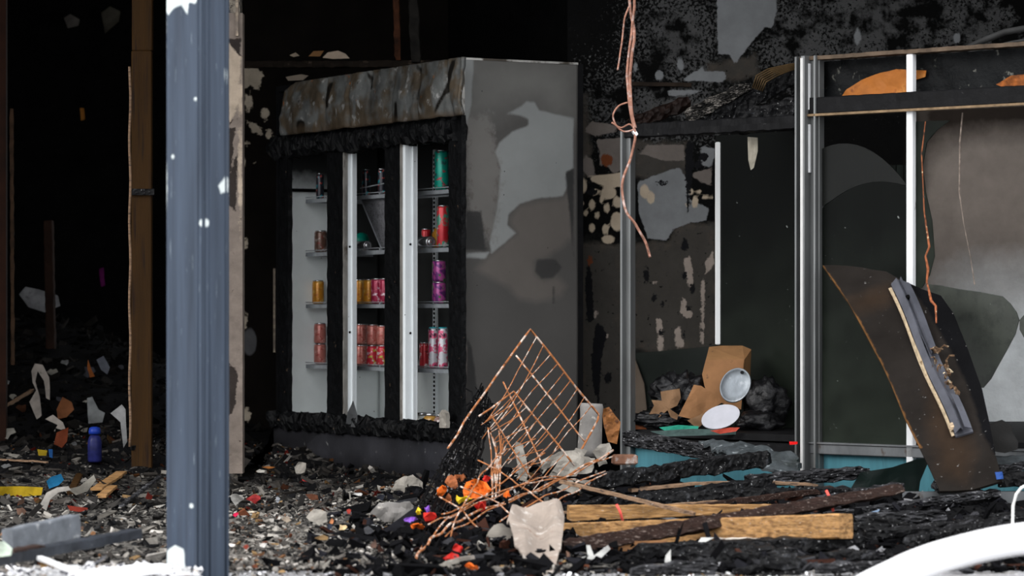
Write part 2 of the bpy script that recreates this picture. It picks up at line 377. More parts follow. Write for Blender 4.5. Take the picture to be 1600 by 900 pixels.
g = MB(); g.prism([(-.36, 16.95, 0), (-.36, 16.95, 3.65), (.27, 15.07, 3.65), (.27, 15.07, 0)], (.1, .05, 0)); struct(g.build('wall_front', SOOT))
g = MB(); g.box((-2.6, 20.3, 1.825), (5.2, .1, 3.65)); struct(g.build('wall_far', SOOT))
g = MB(); g.box((-4.4, 17.2, 1.825), (.1, 6.3, 3.65)); struct(g.build('wall_side', SOOT))
g = MB(); g.box((3.3, 13.6, 1.825), (.1, 3.4, 3.65)); struct(g.build('wall_right', SOOT))
PJ = Plane((0, 14.0, 0), (1, 0, 0))
g = gridded(at(357, 740, 14.0), (1, 0, 0), (0, 0, 1), .064, 2.1, 12, 300, .10, wob=lambda u, v, p: -.004 + .008 * noise.noise(p * 9))
JAMBM = mat('blistered_jamb_paint', (.14, .115, .098), .75, vary=(12, .25), layers=[('char', 24, .03, .004, (.018, .014, .012)), ('noise', 22, .66, .03, (.03, .02, .016)), ('cream', 24, .02, .004, (.27, .22, .17))], bump=(40, .5, .008))
jb = struct(g.build('trim_2', JAMBM, paints=[('char', PJ, [[(355, 200), (366, 200), (360, 270), (372, 240), (368, 330), (356, 320)], [(355, 560), (372, 580), (366, 640), (355, 650)], [(350, 60), (376, 60), (376, 90), (366, 96), (364, 76), (350, 66)]]), ('cream', PJ, [[(356, 66), (376, 90), (374, 160), (360, 190), (356, 130)], ('e', 376, 150, 4, 30), ('e', 375, 270, 3, 60)])]))
g = MB(); g.box((-1.275, 14.17, 1.825), (.05, .13, 3.65)); struct(g.build('wall_partition', DARKW))
g = MB(); g.box((-1.252, 14.0, 2.85), (.012, .03, 1.5)); struct(g.build('trim_3', JAMBM))

# shopfront plane: runs from the left post, through the corner post, out to the right
UF = Vector((.74, -.672, 0)).normalized(); CF = Vector((1.2705, 13.2, 0))
PF = Plane(CF, UF)
def tf(px): return PF.uv(px, 500)[0]
def zf(px, py): return PF.uv(px, py)[1]
def fbar(g, t0, t1, z0, z1, depth=.05, off=0., bev=0.):
    c = CF + UF * ((t0 + t1) / 2) + PF.n * off; c.z = (z0 + z1) / 2
    g.box(c, (abs(t1 - t0), depth, z1 - z0), X=UF, bev=bev); return g
tL, tR = tf(974), 1.35
ZT, ZH, ZS = 1.93, 1.66, .235
# stall riser under the glass
g = MB(); fbar(g, tL, tR, 0.0, ZS, .03, -.03); struct(g.build('wall_1', BLUE))
# sill rail
g = MB(); fbar(g, .02, tR, ZS, ZS + .045, .05, 0, .004); fbar(g, .02, tR, ZS + .045, ZS + .052, .06, .004); struct(g.build('trim_4', STEELB))
g = MB(); fbar(g, tL, -.02, ZS, ZS + .04, .05, 0, .004); struct(g.build('trim_5', SOOTG))
# display floor behind the glass
g = MB(); g.prism([PF.pt(tL, .312, -.03), PF.pt(tR, .312, -.03), Vector((3.2, 14.88, .312)), Vector((.45, 14.88, .312))], (0, 0, -.03)); struct(g.build('floor_1', SOOTG))
# heads: the burnt transom rail and the top rail
g = MB()
def rough_rail(t0, t1, z, h, d, seed, rough=.004):
    return beam_mb(PF.pt(t0, z), PF.pt(t1, z), d, h, rough, seed, n=60)
struct(rough_rail(tL, -.05, ZH + .0, .062, .06, 3, .0045).build('trim_6', SOOTG))
struct(rough_rail(.02, tR, ZH + .065, .072, .07, 4, .002).build('trim_7', SOOTG))
g = MB(); fbar(g, .02, tR, ZH + .020, ZH + .030, .06, .015); struct(g.build('trim_8', mat('dulled_brass_edge', (.16, .11, .065), .45, .5, vary=(20, .5))))
struct(rough_rail(-.02, tR, ZT, .018, .06, 6, .003).build('trim_9', mat('scorched_top_rail', (.07, .05, .035), .6, vary=(10, .6))))

# posts
def post(name, t0, t1, z0, z1, m, depth=.05, fins=(), off=0.):
    g = MB(); fbar(g, t0, t1, z0, z1, depth, off, .003)
    for (a, b, o, dd) in fins: fbar(g, a, b, z0, z1, dd, off + o, .002)
    return struct(g.build(name, m))
a0, a1 = tf(1251), tf(1284)
post('window_1_corner_post', a0, a1, 0.02, ZT + .01, ALU, .04, fins=[(a0 + .002, a0 + .012, .03, .035), (a0 + (a1 - a0) * .42, a0 + (a1 - a0) * .60, .038, .05), (a1 - .012, a1 - .002, .03, .03)])
BAL = mat('bright_aluminium', (.5, .5, .49), .35, .2, vary=(10, .1))
g = MB(); fbar(g, a0 + (a1 - a0) * .44, a0 + (a1 - a0) * .56, .03, ZT, .01, .066, .002); struct(g.build('trim_12', BAL))
g = MB(); q_ = PL.hit(430, 490); g.box((q_.x, 16.85, .85), (.012, .03, .46)); struct(g.build('trim_13', JAMBM))
b0, b1 = tf(975), tf(989)
post('window_2_post', b0, b1, .10, ZH, ALU, .04, fins=[(b0 + .014, b0 + .026, .03, .03)])
WP = mat('white_window_post', (.62, .63, .64), .45, vary=(12, .1), layers=[('noise', 14, .66, .05, (.25, .14, .08)), ('noise', 26, .70, .02, (.03, .02, .02))], stretch=(1, 1, .3))
c0, c1 = tf(1421), tf(1431)
post('window_3_post', c0, c1, ZS - .06, ZT - .01, WP, .03, off=.01)
# slender white mullion standing at the back of the left display
p_ = at(1123, 560, 14.3); g = MB(); g.box((p_.x, 14.3, (0.69 + at(0, 222, 14.3).z) / 2), (.033, .03, at(0, 222, 14.3).z - .69), bev=.004)
g.box((p_.x, 14.32, .5), (.02, .02, .40)); struct(g.build('window_4_mullion', mat('white_mullion', (.66, .67, .67), .4, vary=None, layers=[('noise', 3, .62, .06, (.32, .17, .08))], stretch=(1, 1, .4))))
# white strip fixed to the corner post
g = MB(); tt = tf(1271); fbar(g, tt - .006, tt + .006, zf(1271, 270), zf(1271, 195), .012, .03); fbar(g, tt - .005, tt + .005, zf(1271, 172), zf(1271, 100), .012, .03)
struct(g.build('trim_10', WP))

# glass: sooted panes with broken curved edges, each a slab
def glass(name, poly, m, off=0., th=.005):
    vs = [PF.hit(x, y, off) for x, y in poly]; g = MB(); g.prism(vs, tuple(-PF.n * th)); return struct(g.build(name, m))
GD = mat('glass_dark_green', (.0016, .0022, .0018), .35, vary=(6, .4), layers=[('height', .0, .95, (.015, .019, .0145)), ('noise', 30, .71, .02, (.16, .17, .16))], alpha=.90, spec=.06)  # reflection low on the dark panes is painted in as a paler green
GL = mat('glass_smoked_left', (.010, .0125, .011), .25, vary=(9, .3), layers=[('noise', 40, .70, .02, (.25, .26, .25))], alpha=.62, spec=.15)
GG = mat('glass_grey_green', (.036, .040, .034), .35, vary=(5, .25), layers=[('noise', 12, .58, .1, (.018, .02, .018)), ('noise', 60, .72, .02, (.3, .3, .28))], alpha=.93, spec=.2)
glass('window_2_glass', [(988, 552), (1040, 548), (1118, 540), (1118, 676), (988, 670)], GL, -.62)
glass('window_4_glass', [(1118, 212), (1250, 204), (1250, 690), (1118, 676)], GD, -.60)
def arc(x0, y0, x1, y1, sag, n=10):
    out = []
    for i in range(n + 1):
        t = i / n; k = sag * 4 * t * (1 - t); out.append((x0 + (x1 - x0) * t, y0 + (y1 - y0) * t + k))
    return out
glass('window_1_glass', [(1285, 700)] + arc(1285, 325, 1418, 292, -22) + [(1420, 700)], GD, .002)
glass('window_1_glass_upper', [(1285, 322)] + arc(1285, 232, 1418, 290, -30) + arc(1418, 292, 1285, 325, -22)[1:-1], mat('glass_dark_grey', (.005, .0055, .005), .3, vary=(5, .3), alpha=.85, spec=.12), .004)
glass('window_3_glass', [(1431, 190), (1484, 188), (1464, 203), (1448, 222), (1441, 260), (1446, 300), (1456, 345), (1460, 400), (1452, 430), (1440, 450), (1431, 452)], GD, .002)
glass('window_3_shard', [(1448, 444), (1470, 446), (1500, 452), (1530, 456), (1566, 463), (1578, 474), (1588, 488), (1592, 500), (1586, 522), (1574, 545), (1560, 570), (1548, 592), (1536, 606), (1500, 600), (1470, 520)], GG, .003)
glass('window_3_shard_edge', [(1593, 500), (1600, 492), (1640, 470), (1640, 560), (1600, 528), (1593, 515)], GG, .003)
glass('window_2_shard', [(990, 556), (1006, 600), (1010, 640), (992, 668)], mat('smoked_brown_glass', (.09, .07, .055), .3, vary=(5, .3), alpha=.7), -.6)
# ribbed dark green screen behind the middle pane
g = MB()
for k in range(13):
    x = .04 + k * .034 + 1.40; g.box((x, 14.5 - k * .012, .92), (.03, .012, 1.22))
struct(g.build('wall_screen', mat('ribbed_green_screen', (.006, .0085, .007), .7, vary=(8, .5), stretch=(4, 4, .3))))
# amber sheet melted behind the transom, another glimpse further right
AMB = mat('amber_fibreglass', (.36, .12, .02), .6, vary=(7, .3), layers=[('noise', 14, .60, .06, (.10, .022, .004)), ('noise', 9, .64, .08, (.6, .27, .07))], trans=.2)
sheet('amber_sheet', [PF.hit(x, y, -.03) for x, y in ((1298, 170), (1312, 152), (1322, 140), (1345, 125), (1375, 114), (1400, 108), (1446, 110), (1444, 120), (1420, 128), (1418, 166), (1360, 169))], AMB, .004, .012, 9, 3)
tag(bpy.data.objects['amber_sheet'], 'large glowing orange fibreglass scrap caught between the two window rails', 'panel scrap')
sheet('amber_scrap', [PF.hit(x, y, -.03) for x, y in ((1556, 132), (1580, 118), (1640, 112), (1640, 142), (1580, 142))], mat('amber_scorched', (.30, .09, .02), .6, vary=(9, .6), layers=[('noise', 12, .5, .1, (.03, .012, .006))]), .004, .01, 9, 2)
tag(bpy.data.objects['amber_scrap'], 'small scorched orange scrap between the window rails at the frame edge', 'panel scrap')
# burnt infill of the transom
g = gridded(PF.pt(.03, ZH + .10, -.05), UF, (0, 0, 1), 1.4, ZT - ZH - .11, 90, 12, .01, wob=lambda u, v, p: .012 * noise.noise(p * 14))
struct(g.build('trim_11', mat('burnt_infill', (.004, .0045, .005), .6, vary=(6, .5), layers=[('noise', 26, .66, .03, (.08, .08, .07))], bump=(40, .7, .01))))

# ================================================================ DRINKS COOLER (three doors, glass gone)
D1 = Vector((-.4902, .8716, 0)).normalized(); D2 = Vector((.8716, .4902, 0)).normalized(); A0 = Vector((-.234, 14.4, 0))
def cp(s, d, z): return A0 + D1 * s + D2 * d + Vector((0, 0, z))
def s_at(px, d):
    r = (px - 800) / FPX; return (A0.x + D2.x * d - r * (A0.y + D2.y * d)) / (-D1.x + r * D1.y)
def cbox(g, s0, s1, d0, d1, z0, z1, bev=0):
    g.box(cp((s0 + s1) / 2, (d0 + d1) / 2, (z0 + z1) / 2), (s1 - s0, d1 - d0, z1 - z0), X=-D1, bev=bev); return g
LN, DP, HT = 2.03, .63, 2.03
cooler = empty('drinks_cooler', tuple(cp(LN / 2, DP / 2, 0)), 'tall burnt three-door drinks cooler with sooty white interior and grey side', 'drinks cooler')
# side panel facing the camera
PS = Plane(cp(0, 0, 0), D2)
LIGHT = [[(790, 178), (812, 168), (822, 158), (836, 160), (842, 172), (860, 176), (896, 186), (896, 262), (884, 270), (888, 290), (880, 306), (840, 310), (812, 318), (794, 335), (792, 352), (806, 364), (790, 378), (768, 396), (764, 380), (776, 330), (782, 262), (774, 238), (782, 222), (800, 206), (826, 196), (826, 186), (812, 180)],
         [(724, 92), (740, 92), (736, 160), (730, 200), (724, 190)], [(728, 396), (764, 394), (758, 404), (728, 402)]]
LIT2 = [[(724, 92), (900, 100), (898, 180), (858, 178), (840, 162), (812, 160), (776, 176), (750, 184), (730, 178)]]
TAUP = [[(770, 396), (806, 364), (794, 345), (812, 320), (880, 308), (894, 290), (894, 370), (880, 385), (850, 406), (836, 410), (836, 428), (850, 436), (870, 432), (884, 448), (876, 462), (840, 472), (812, 468), (796, 452), (770, 436), (745, 420)],
        [(726, 180), (762, 180), (778, 240), (782, 270), (770, 380), (735, 330), (728, 250)]]
DKR = [[(728, 330), (752, 330), (758, 392), (728, 388)], [(727, 384), (745, 384), (758, 386), (764, 391), (727, 390)], [(864, 448), (866, 448), (866, 474), (864, 474)], [(730, 530), (738, 545), (746, 620), (740, 660), (726, 650)], [(884, 270), (897, 264), (896, 400), (890, 330), (886, 300)]]
DKR2 = [[(838, 405), (868, 405), (878, 418), (864, 434), (846, 436), (836, 424)]]
WARM = [[(722, 540), (732, 540), (734, 650), (722, 650)]]
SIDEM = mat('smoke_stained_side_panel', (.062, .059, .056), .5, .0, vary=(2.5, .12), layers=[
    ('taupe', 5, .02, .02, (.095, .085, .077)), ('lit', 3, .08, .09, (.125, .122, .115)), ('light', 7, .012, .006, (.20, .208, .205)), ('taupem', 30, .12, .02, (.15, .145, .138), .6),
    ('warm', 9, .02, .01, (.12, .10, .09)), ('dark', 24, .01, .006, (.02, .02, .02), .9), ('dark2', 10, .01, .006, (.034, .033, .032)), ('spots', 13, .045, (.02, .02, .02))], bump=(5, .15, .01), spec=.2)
g = gridded(cp(0, 0, .02), D2, (0, 0, 1), DP, HT - .02, 60, 190, .03, wob=lambda u, v, p: .004 * noise.noise(p * 2.2))
g.build('side_panel', SIDEM, cooler, smooth=True, paints=[('light', PS, LIGHT), ('lit', PS, LIT2), ('taupe', PS, TAUP), ('dark', PS, DKR), ('dark2', PS, DKR2), ('warm', PS, WARM), ('taupem', PS, [TAUP[1]])])
g = MB(); cbox(g, -.004, .012, -.004, .012, .25, HT + .005); cbox(g, -.004, .012, 0, DP, HT - .004, HT + .006)
g.build('edge_trim', mat('pale_metal_edge', (.38, .37, .35), .45, .3, layers=[('noise', 9, .52, .05, (.07, .06, .05))]), cooler)
g = MB(); cbox(g, .0, LN, DP, DP + .03, .02, HT); g.build('back_panel', SOOTG, cooler)
g = MB(); cbox(g, LN, LN + .03, 0, DP, .02, HT); g.build('left_panel', SOOTG, cooler)
g = MB(); cbox(g, .0, LN, 0.0, DP, HT - .03, HT); g.build('top_panel', SOOTG, cooler)
# plinth
PB = Plane(cp(0, 0, 0), D1)
g = gridded(cp(.0, -.01, .0), D1, (0, 0, 1), LN, .245, 80, 14, .02, wob=lambda u, v, p: .01 * noise.noise(p * 3.5))
pb = g.build('base_panel', mat('scorched_plinth', (.026, .026, .031), .4, .2, vary=(3.5, .5), layers=[('wipe', 6, .05, .03, (.07, .078, .095)), ('noise', 30, .68, .03, (.16, .16, .16))], bump=(6, .3, .01), spec=.6), cooler, smooth=True,
             paints=[('wipe', PB, [[(585, 740), (620, 735), (640, 770), (600, 765)], ('e', 545, 720, 14, 22), ('e', 440, 712, 10, 12)])])
g = MB(); cbox(g, s_at(681, 0), s_at(667, 0), -.025, -.0, .13, .18); g.build('socket', SOOT, cooler)
# liner; its soot mask also paints in the shade of the upper bays
LINM = mat('white_liner_soot_shade', (.74, .78, .78), .5, vary=(4, .08), layers=[('soot', 6, .12, .10, (.014, .014, .014), .97), ('spots', 14, .05, (.05, .07, .05))])
PK = Plane(cp(0, DP - .04, 0), D1); 
def liner(name, O, A, w, z0, z1, soot_shade_fn, nu=40):
    g = gridded(O, A, (0, 0, 1), w, z1 - z0, nu, 60, .01); o = g.build(name, LINM, cooler, smooth=True)
    V = np.array(g.v); a_ = o.data.attributes.new('soot', 'FLOAT', 'POINT'); a_.data.foreach_set('value', np.array([soot_shade_fn(Vector(p)) for p in V], np.float32)); return o
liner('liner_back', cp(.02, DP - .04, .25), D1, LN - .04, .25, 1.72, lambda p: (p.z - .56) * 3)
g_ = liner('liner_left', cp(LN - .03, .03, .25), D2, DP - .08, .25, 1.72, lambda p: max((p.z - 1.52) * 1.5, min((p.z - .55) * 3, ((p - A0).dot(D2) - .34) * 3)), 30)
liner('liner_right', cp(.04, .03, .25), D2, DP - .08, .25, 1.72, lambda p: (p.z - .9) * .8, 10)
g = MB(); cbox(g, .03, LN - .03, .02, DP - .05, .235, .26); g.build('liner_floor', LINM, cooler)
g = MB(); cbox(g, .03, LN - .03, .02, DP - .05, 1.72, 1.74); g.build('liner_top', SOOT, cooler)
# slotted shelf standards
g = MB(); gs = MB()
for (s, d, on) in ((LN - .045, .30, 1),):
    cbox(g, s - .006, s + .004, d - .018, d + .018, .28, 1.68)
    for k in range(62): cbox(gs, s - .008, s - .005, d - .006, d + .008, .30 + k * .022, .312 + k * .022)
for s in (.75, 1.35, 1.75):
    cbox(g, s - .018, s + .018, DP - .062, DP - .05, .28, 1.68)
    for k in range(62): cbox(gs, s - .007, s + .007, DP - .065, DP - .061, .30 + k * .022, .312 + k * .022)
sdm = g.build('shelf_standard', WHITEM, cooler); gs.build('slots', SOOT, sdm)['kind'] = 'stuff'
g = MB(); cbox(g, LN - .042, LN - .034, .05, .35, 1.475, 1.487); cbox(g, LN - .044, LN - .034, .05, .35, 1.487, 1.492); g.build('vent_strip', SOOT, cooler)
# front frame: mullions with white reveals
CHFR = mat('melted_black_frame', (.0028, .003, .0035), .5, vary=(20, .5), layers=[('noise', 34, .70, .02, (.09, .06, .04))], bump=(30, .8, .01), spec=.12)
def frame_post(s0, s1, seed):
    g = MB(); n = 80; vs = []; fs = []
    ring = [(0, 0), (.25, 0), (.5, 0), (.75, 0), (1, 0), (1, .5), (1, 1), (.75, 1), (.5, 1), (.25, 1), (0, 1), (0, .5)]
    for i in range(n + 1):
        z = .235 + (1.76 - .235) * i / n
        for (a, b) in ring:
            p = cp(s0 + (s1 - s0) * a, -.03 + .025 * b, z); vs.append(p + noise.noise_vector(p * 26 + Vector((seed, 0, 0))) * .0035)
    m = len(ring)
    for i in range(n):
        for k in range(m): fs.append((i * m + k, i * m + (k + 1) % m, (i + 1) * m + (k + 1) % m, (i + 1) * m + k))
    fs += [tuple(range(m)), tuple(n * m + k for k in range(m))]
    g.add(vs, fs); return g
MU = [(s_at(721, -.03), s_at(701, -.03)), (s_at(622, -.03), s_at(601, -.03)), (s_at(534, -.03), s_at(511, -.03)), (s_at(450, -.03), s_at(436, -.03))]
RV = {1: s_at(653, .05), 2: s_at(558, .05)}
for i, (s0, s1) in enumerate(MU): frame_post(s0, s1, i * 5 + 1).build('door_frame', CHFR, cooler)
for i_ in (1, 2):
    s0 = RV[i_]; s1 = s0 + .15
    g = MB(); cbox(g, s0, s0 + .05, -.022, .05, .25, 1.70, .003); cbox(g, s0 - .008, s0, .018, .026, .25, 1.69); rv = g.build('white_mullion', WHITEM, cooler)
    for z in (.74, 1.17):
        g = MB(); g.lathe(cp(s0 - .001, .008, z), [(.006, 0), (.006, .002)], -D1 * 1.0, 10); g.build('screw', SOOT, rv)
PG = mat('pale_scorched_gasket', (.20, .19, .175), .6, vary=(18, .4), layers=[('noise', 13, .60, .05, (.05, .04, .03))], stretch=(1, 1, .5))
for px_ in (629, 538, 450):
    s = s_at(px_, -.02); g = MB(); cbox(g, s - .006, s + .02, -.024, -.004, .27, 1.66); g.build('gasket', PG, cooler)
# charred head and sill of the doors
def gunk(z0, z1, seed, amp):
    n = 260; vs = []; fs = []; zm = (z0 + z1) / 2; ring = [(-.05, z0), (-.06, (z0 + zm) / 2), (-.065, zm), (-.06, (z1 + zm) / 2), (-.05, z1), (-.01, z1), (.02, z1), (.02, zm), (.02, z0), (-.01, z0)]
    for i in range(n + 1):
        s = .0 + LN * i / n
        for k, (d, z) in enumerate(ring):
            p = cp(s, d, z); nv = noise.noise_vector(p * 18 + Vector((seed, 0, 0))) * .8 + noise.noise_vector(p * 55) * .7
            vs.append(p + nv * amp * (1.5 if (k in (3, 4, 5)) == (seed == 2) else .8))
    m = len(ring)
    for i in range(n):
        for k in range(m): fs.append((i * m + k, i * m + (k + 1) % m, (i + 1) * m + (k + 1) % m, (i + 1) * m + k))
    fs += [tuple(range(m)), tuple(n * m + k for k in range(m))]
    return MB().add(vs, fs)
gunk(.235, .315, 2, .022).build('charred_sill', CHFR, cooler)
gunk(1.655, 1.76, 3, .018).build('charred_head', CHFR, cooler)
# crumpled light box along the top
nU, nV = 140, 26; g = MB(); vs = []; fs = []
folds = [(px_, sl, w_) for px_, sl, w_ in ((716, .05, .012), (700, .20, .012), (652, .02, .014), (612, -.02, .010), (578, .02, .008), (545, .03, .012), (508, .05, .016))]
for j in range(nV + 1):
    v = j / nV
    for i in range(nU + 1):
        s = s_at(719, -.09) + (1.80 - s_at(719, -.09)) * i / nU; z = 1.755 + .27 * v
        d = -.075 - .012 * math.sin(math.pi * v) - .02 * (1 - v)
        d += .014 * noise.noise(Vector((s * 6, v * 2, 1))) + .007 * noise.noise(Vector((s * 20, v * 6, 3)))
        for (fp, sl, w_) in folds:
            ds = (s - s_at(fp, -.09) - sl * (v - .5) * .5) / w_; d += .013 * math.exp(-ds * ds)
        if s > 1.66: z -= (s - 1.66) * .3 * v
        z += .006 * noise.noise(Vector((s * 9, 5, 0))) * (1 - v)
        vs.append(cp(s, d, z))
fs = [(j * (nU + 1) + i, j * (nU + 1) + i + 1, (j + 1) * (nU + 1) + i + 1, (j + 1) * (nU + 1) + i) for j in range(nV) for i in range(nU)]
b0_ = len(vs); rim = list(range(nU + 1)) + [j * (nU + 1) + nU for j in range(1, nV + 1)] + [nV * (nU + 1) + i for i in range(nU - 1, -1, -1)] + [j * (nU + 1) for j in range(nV - 1, 0, -1)]
vs += [vs[k] + D2 * .02 for k in rim]; fs += [(rim[k], rim[(k + 1) % len(rim)], b0_ + (k + 1) % len(rim), b0_ + k) for k in range(len(rim))]; fs.append(tuple(b0_ + k for k in range(len(rim))))
g.add(vs, fs)
PC = Plane(cp(0, -.10, 0), D1)
lb = g.build('light_box', mat('scorched_crumpled_metal', (.078, .081, .079), .5, .15, vary=(5, .6), layers=[('noise', 7, .50, .06, (.055, .043, .030)), ('noise', 18, .62, .03, (.17, .17, .165)), ('noise', 16, .70, .03, (.20, .07, .02)), ('noise', 9, .66, .03, (.02, .018, .015)),
    ('fold', 22, .012, .006, (.006, .005, .004)), ('bot', 20, .02, .015, (.05, .035, .022), .7)], bump=(22, .4, .006)), cooler, smooth=True,
    paints=[('fold', PC, [[(508, 130), (514, 128), (512, 168), (505, 172)], [(566, 112), (578, 120), (580, 140), (576, 140), (572, 124)], [(640, 98), (652, 108), (654, 150), (648, 150), (650, 118)], [(700, 92), (706, 92), (700, 140), (680, 178), (678, 174), (694, 138)], [(616, 160), (620, 160), (621, 190), (613, 190)], ('e', 470, 200, 6, 14)]),
            ('bot', PC, [[(450, 198), (560, 190), (720, 172), (720, 195), (450, 216)]])])

# shelves
SHM = mat('grey_wire_shelf', (.30, .32, .34), .4, .4, vary=(20, .2))
SZ = (.568, .884, 1.156, 1.436)
s_end = s_at(478, .13)
for i, z in enumerate(SZ):
    g = MB(); cbox(g, .06, s_end, .13, .142, z - .022, z - .004); cbox(g, .06, s_end, .128, .134, z + .006, z + .010); cbox(g, .06, s_end, .45, .456, z - .012, z - .004)
    cbox(g, s_end - .012, s_end, .13, .52, z - .02, z - .002)
    for k in range(46):
        s = .07 + (s_end - .1) * k / 45; cbox(g, s, s + .004, .135, .52, z - .006, z - .001)
    for k in (0.2, .36, .9, 1.1, 1.6): cbox(g, k, k + .012, .128, .14, z - .004, z + .010)
    g.build('shelf', SHM, cooler)
# fallen divider panel inside the middle bay
PD = [cp(s_at(563, .16), .16, at(0, 300, 14.9).z), cp(s_at(600, .16), .16, 1.43), cp(s_at(606, .2), .2, 1.17), cp(s_at(596, .2), .2, 1.165)]
g = MB(); g.prism(PD, tuple(D2 * .006)); g.build('divider', mat('perforated_grey_divider', (.13, .13, .14), .5, vary=(40, .3), layers=[('spots', 90, .3, (.03, .03, .03))]), cooler)
g = MB(); g.tube([PD[0], PD[3]], .005); g.tube([cp(s_at(563, .12), .12, 1.47), cp(s_at(600, .12), .12, 1.485)], .003); g.build('divider_rod', SHM, cooler)

# ---------------------------------------------------------------- drinks on the shelves
def canmat(name, base, a, b=None, hi=None, sc=30, th=.56):
    ly = [('noise', sc, th, .02, a)]
    if b: ly.append(('noise', sc * 1.4, .60, .02, b))
    return mat(name, base, .3, .25, vary=(20, .15), layers=ly, spec=.6)
CANM = {
 'blue': canmat('can_black_red', (.02, .02, .03), (.02, .35, .42), (.6, .08, .06)),
 'brown': canmat('can_brown', (.14, .07, .05), (.35, .30, .27), (.20, .03, .02)),
 'orange': canmat('can_orange', (.62, .25, .02), (.75, .45, .12), (.45, .14, .02)),
 'red': canmat('can_crimson', (.32, .01, .05), (.55, .12, .18), (.7, .55, .6)),
 'pink': canmat('can_salmon', (.50, .16, .13), (.60, .30, .26), (.35, .05, .04)),
 'berry': canmat('can_berry', (.50, .02, .04), (.65, .55, .6), (.42, .45, .05)),
 'purple': canmat('can_purple', (.14, .02, .17), (.45, .08, .30), (.05, .25, .05), sc=34, th=.5),
 'teal': canmat('can_teal', (.0, .33, .24), (.02, .12, .12), (.45, .04, .06), sc=26, th=.58),
 'slim': canmat('can_white_pink', (.62, .62, .66), (.62, .07, .17), (.02, .03, .05), sc=22, th=.5),
 'melt': canmat('can_melted_red', (.50, .02, .03), (.06, .25, .18), (.6, .5, .5), sc=16, th=.52),
 'redwhite': canmat('can_red_white', (.45, .02, .03), (.7, .6, .6), (.12, .01, .01)),
}
LIDM = mat('can_lid', (.6, .6, .62), .22, .9, vary=None)
TEALCAP = mat('teal_cap', (.02, .33, .38), .35, vary=None)
def can(px, z, d, h, r, kind, label, lid=LIDM, group=None, name='drink_can'):
    s = s_at(px, d + r); p = cp(s, d + r, z + .0005)
    e = empty(name, tuple(p), label, 'drink can', group)
    g = MB(); g.lathe(p, [(r * .72, 0), (r * .93, .004), (r, .012), (r, h - .016), (r * .93, h - .006)], seg=22); g.build('body', CANM[kind], e, smooth=True)
    g = MB(); g.lathe(p + Vector((0, 0, h - .006)), [(r * .92, 0), (r * .88, .004), (r * .84, .006), (r * .80, .002)], seg=22); g.build('lid', lid, e, smooth=True)
    return e
z0, z1_, z2, z3 = SZ
can(500, z3, .16, .135, .021, 'blue', 'dark slim can with red stripe on top shelf behind the left door frame')
can(572, z3, .16, .135, .021, 'blue', 'slim can with red and cyan stripe, top shelf, middle bay')
can(597, z3, .16, .130, .021, 'blue', 'slim cyan-edged can beside dark frame, top shelf of middle bay')
can(690, z3, .15, .195, .036, 'teal', 'tall teal green can on top shelf of right bay')
can(501, z2, .17, .115, .033, 'brown', 'scorched brown and white can, second shelf of left bay')
can(692, z2, .15, .205, .030, 'melt', 'tall heat-blistered red can with teal top, second shelf of right bay')
can(666, z2, .24, .10, .024, 'melt', 'small red can behind the two silver can ends, right bay')
can(497, z1_, .17, .125, .031, 'orange', 'orange can alone on third shelf of left bay')
can(562, z1_, .17, .125, .031, 'orange', 'orange can half hidden by white mullion, third shelf of middle bay')
can(576, z1_, .14, .125, .031, 'orange', 'bright orange can next to the crimson cans, middle bay')
can(589, z1_, .15, .128, .031, 'red', 'crimson can beside the orange ones on the third shelf')
can(602, z1_, .18, .128, .031, 'red', 'dark crimson can at the black frame, third shelf')
for k, (zz, w) in enumerate(((z1_, 'lower'), (z1_ + .106, 'upper'))):
    can(686, zz, .15, .105, .034, 'purple', 'purple and green patterned can, %s of the stack in the right bay' % w)
for k, (zz, w) in enumerate(((z0, 'lower'), (z0 + .108, 'upper'))):
    can(500, zz, .17, .107, .032, 'pink', 'salmon pink can, %s of the two stacked in the left bay' % w)
    can(565, zz, .17, .105, .032, 'pink', 'salmon pink can, %s of the stack against the white mullion' % w)
can(582, z0, .14, .105, .032, 'berry', 'red and white berry can under a salmon can, bottom shelf')
can(582, z0 + .106, .14, .105, .032, 'pink', 'salmon can on top of the berry can in the middle bay')
can(598, z0, .17, .105, .032, 'berry', 'red and yellow berry can beside the black frame, bottom shelf')
can(598, z0 + .106, .17, .100, .032, 'pink', 'shaded salmon can on top of the berry can at the black frame')
can(663, z0, .16, .125, .024, 'redwhite', 'short red and white can left of the tall slim cans')
can(677, z0, .15, .20, .024, 'slim', 'tall slim white and pink can with teal cap, the left of two', TEALCAP)
can(692, z0, .15, .20, .024, 'slim', 'tall slim white and pink can with teal cap, next to the black frame', TEALCAP)
# cans lying on their side, ends towards the camera
def lying(px, z, d, r, label, m=LIDM):
    p = cp(s_at(px, d), d, z + r); e = empty('fallen_can', tuple(p - Vector((0, 0, r))), label, 'drink can')
    g = MB(); g.lathe(p, [(r * .55, .012), (r * .8, .0), (r, .006), (r, .11), (r * .9, .115)], D1, 22); g.build('body', m, e, smooth=True)
    g = MB(); g.lathe(p + D1 * .006, [(r * .62, 0), (r * .5, -.004), (r * .2, -.006)], D1, 22); g.build('dished_end', LIDM, e, smooth=True)
lying(657, z2, .15, .026, 'fallen can showing a silver end, beside the white mullion')
lying(674, z2, .15, .028, 'larger fallen can showing its shiny silver end, right bay')
lying(575, z2, .16, .024, 'fallen silver can on the second shelf of the middle bay')
p = cp(s_at(565, .26), .26, z2 + .001); g = MB(); g.lathe(p, [(.035, 0), (.04, .03), (.04, .06), (.03, .085), (.01, .095)], seg=20)
tag(g.build('green_jar', mat('deep_teal_plastic', (.0, .14, .10), .35), smooth=True), 'round deep green jar behind the fallen silver can', 'jar')
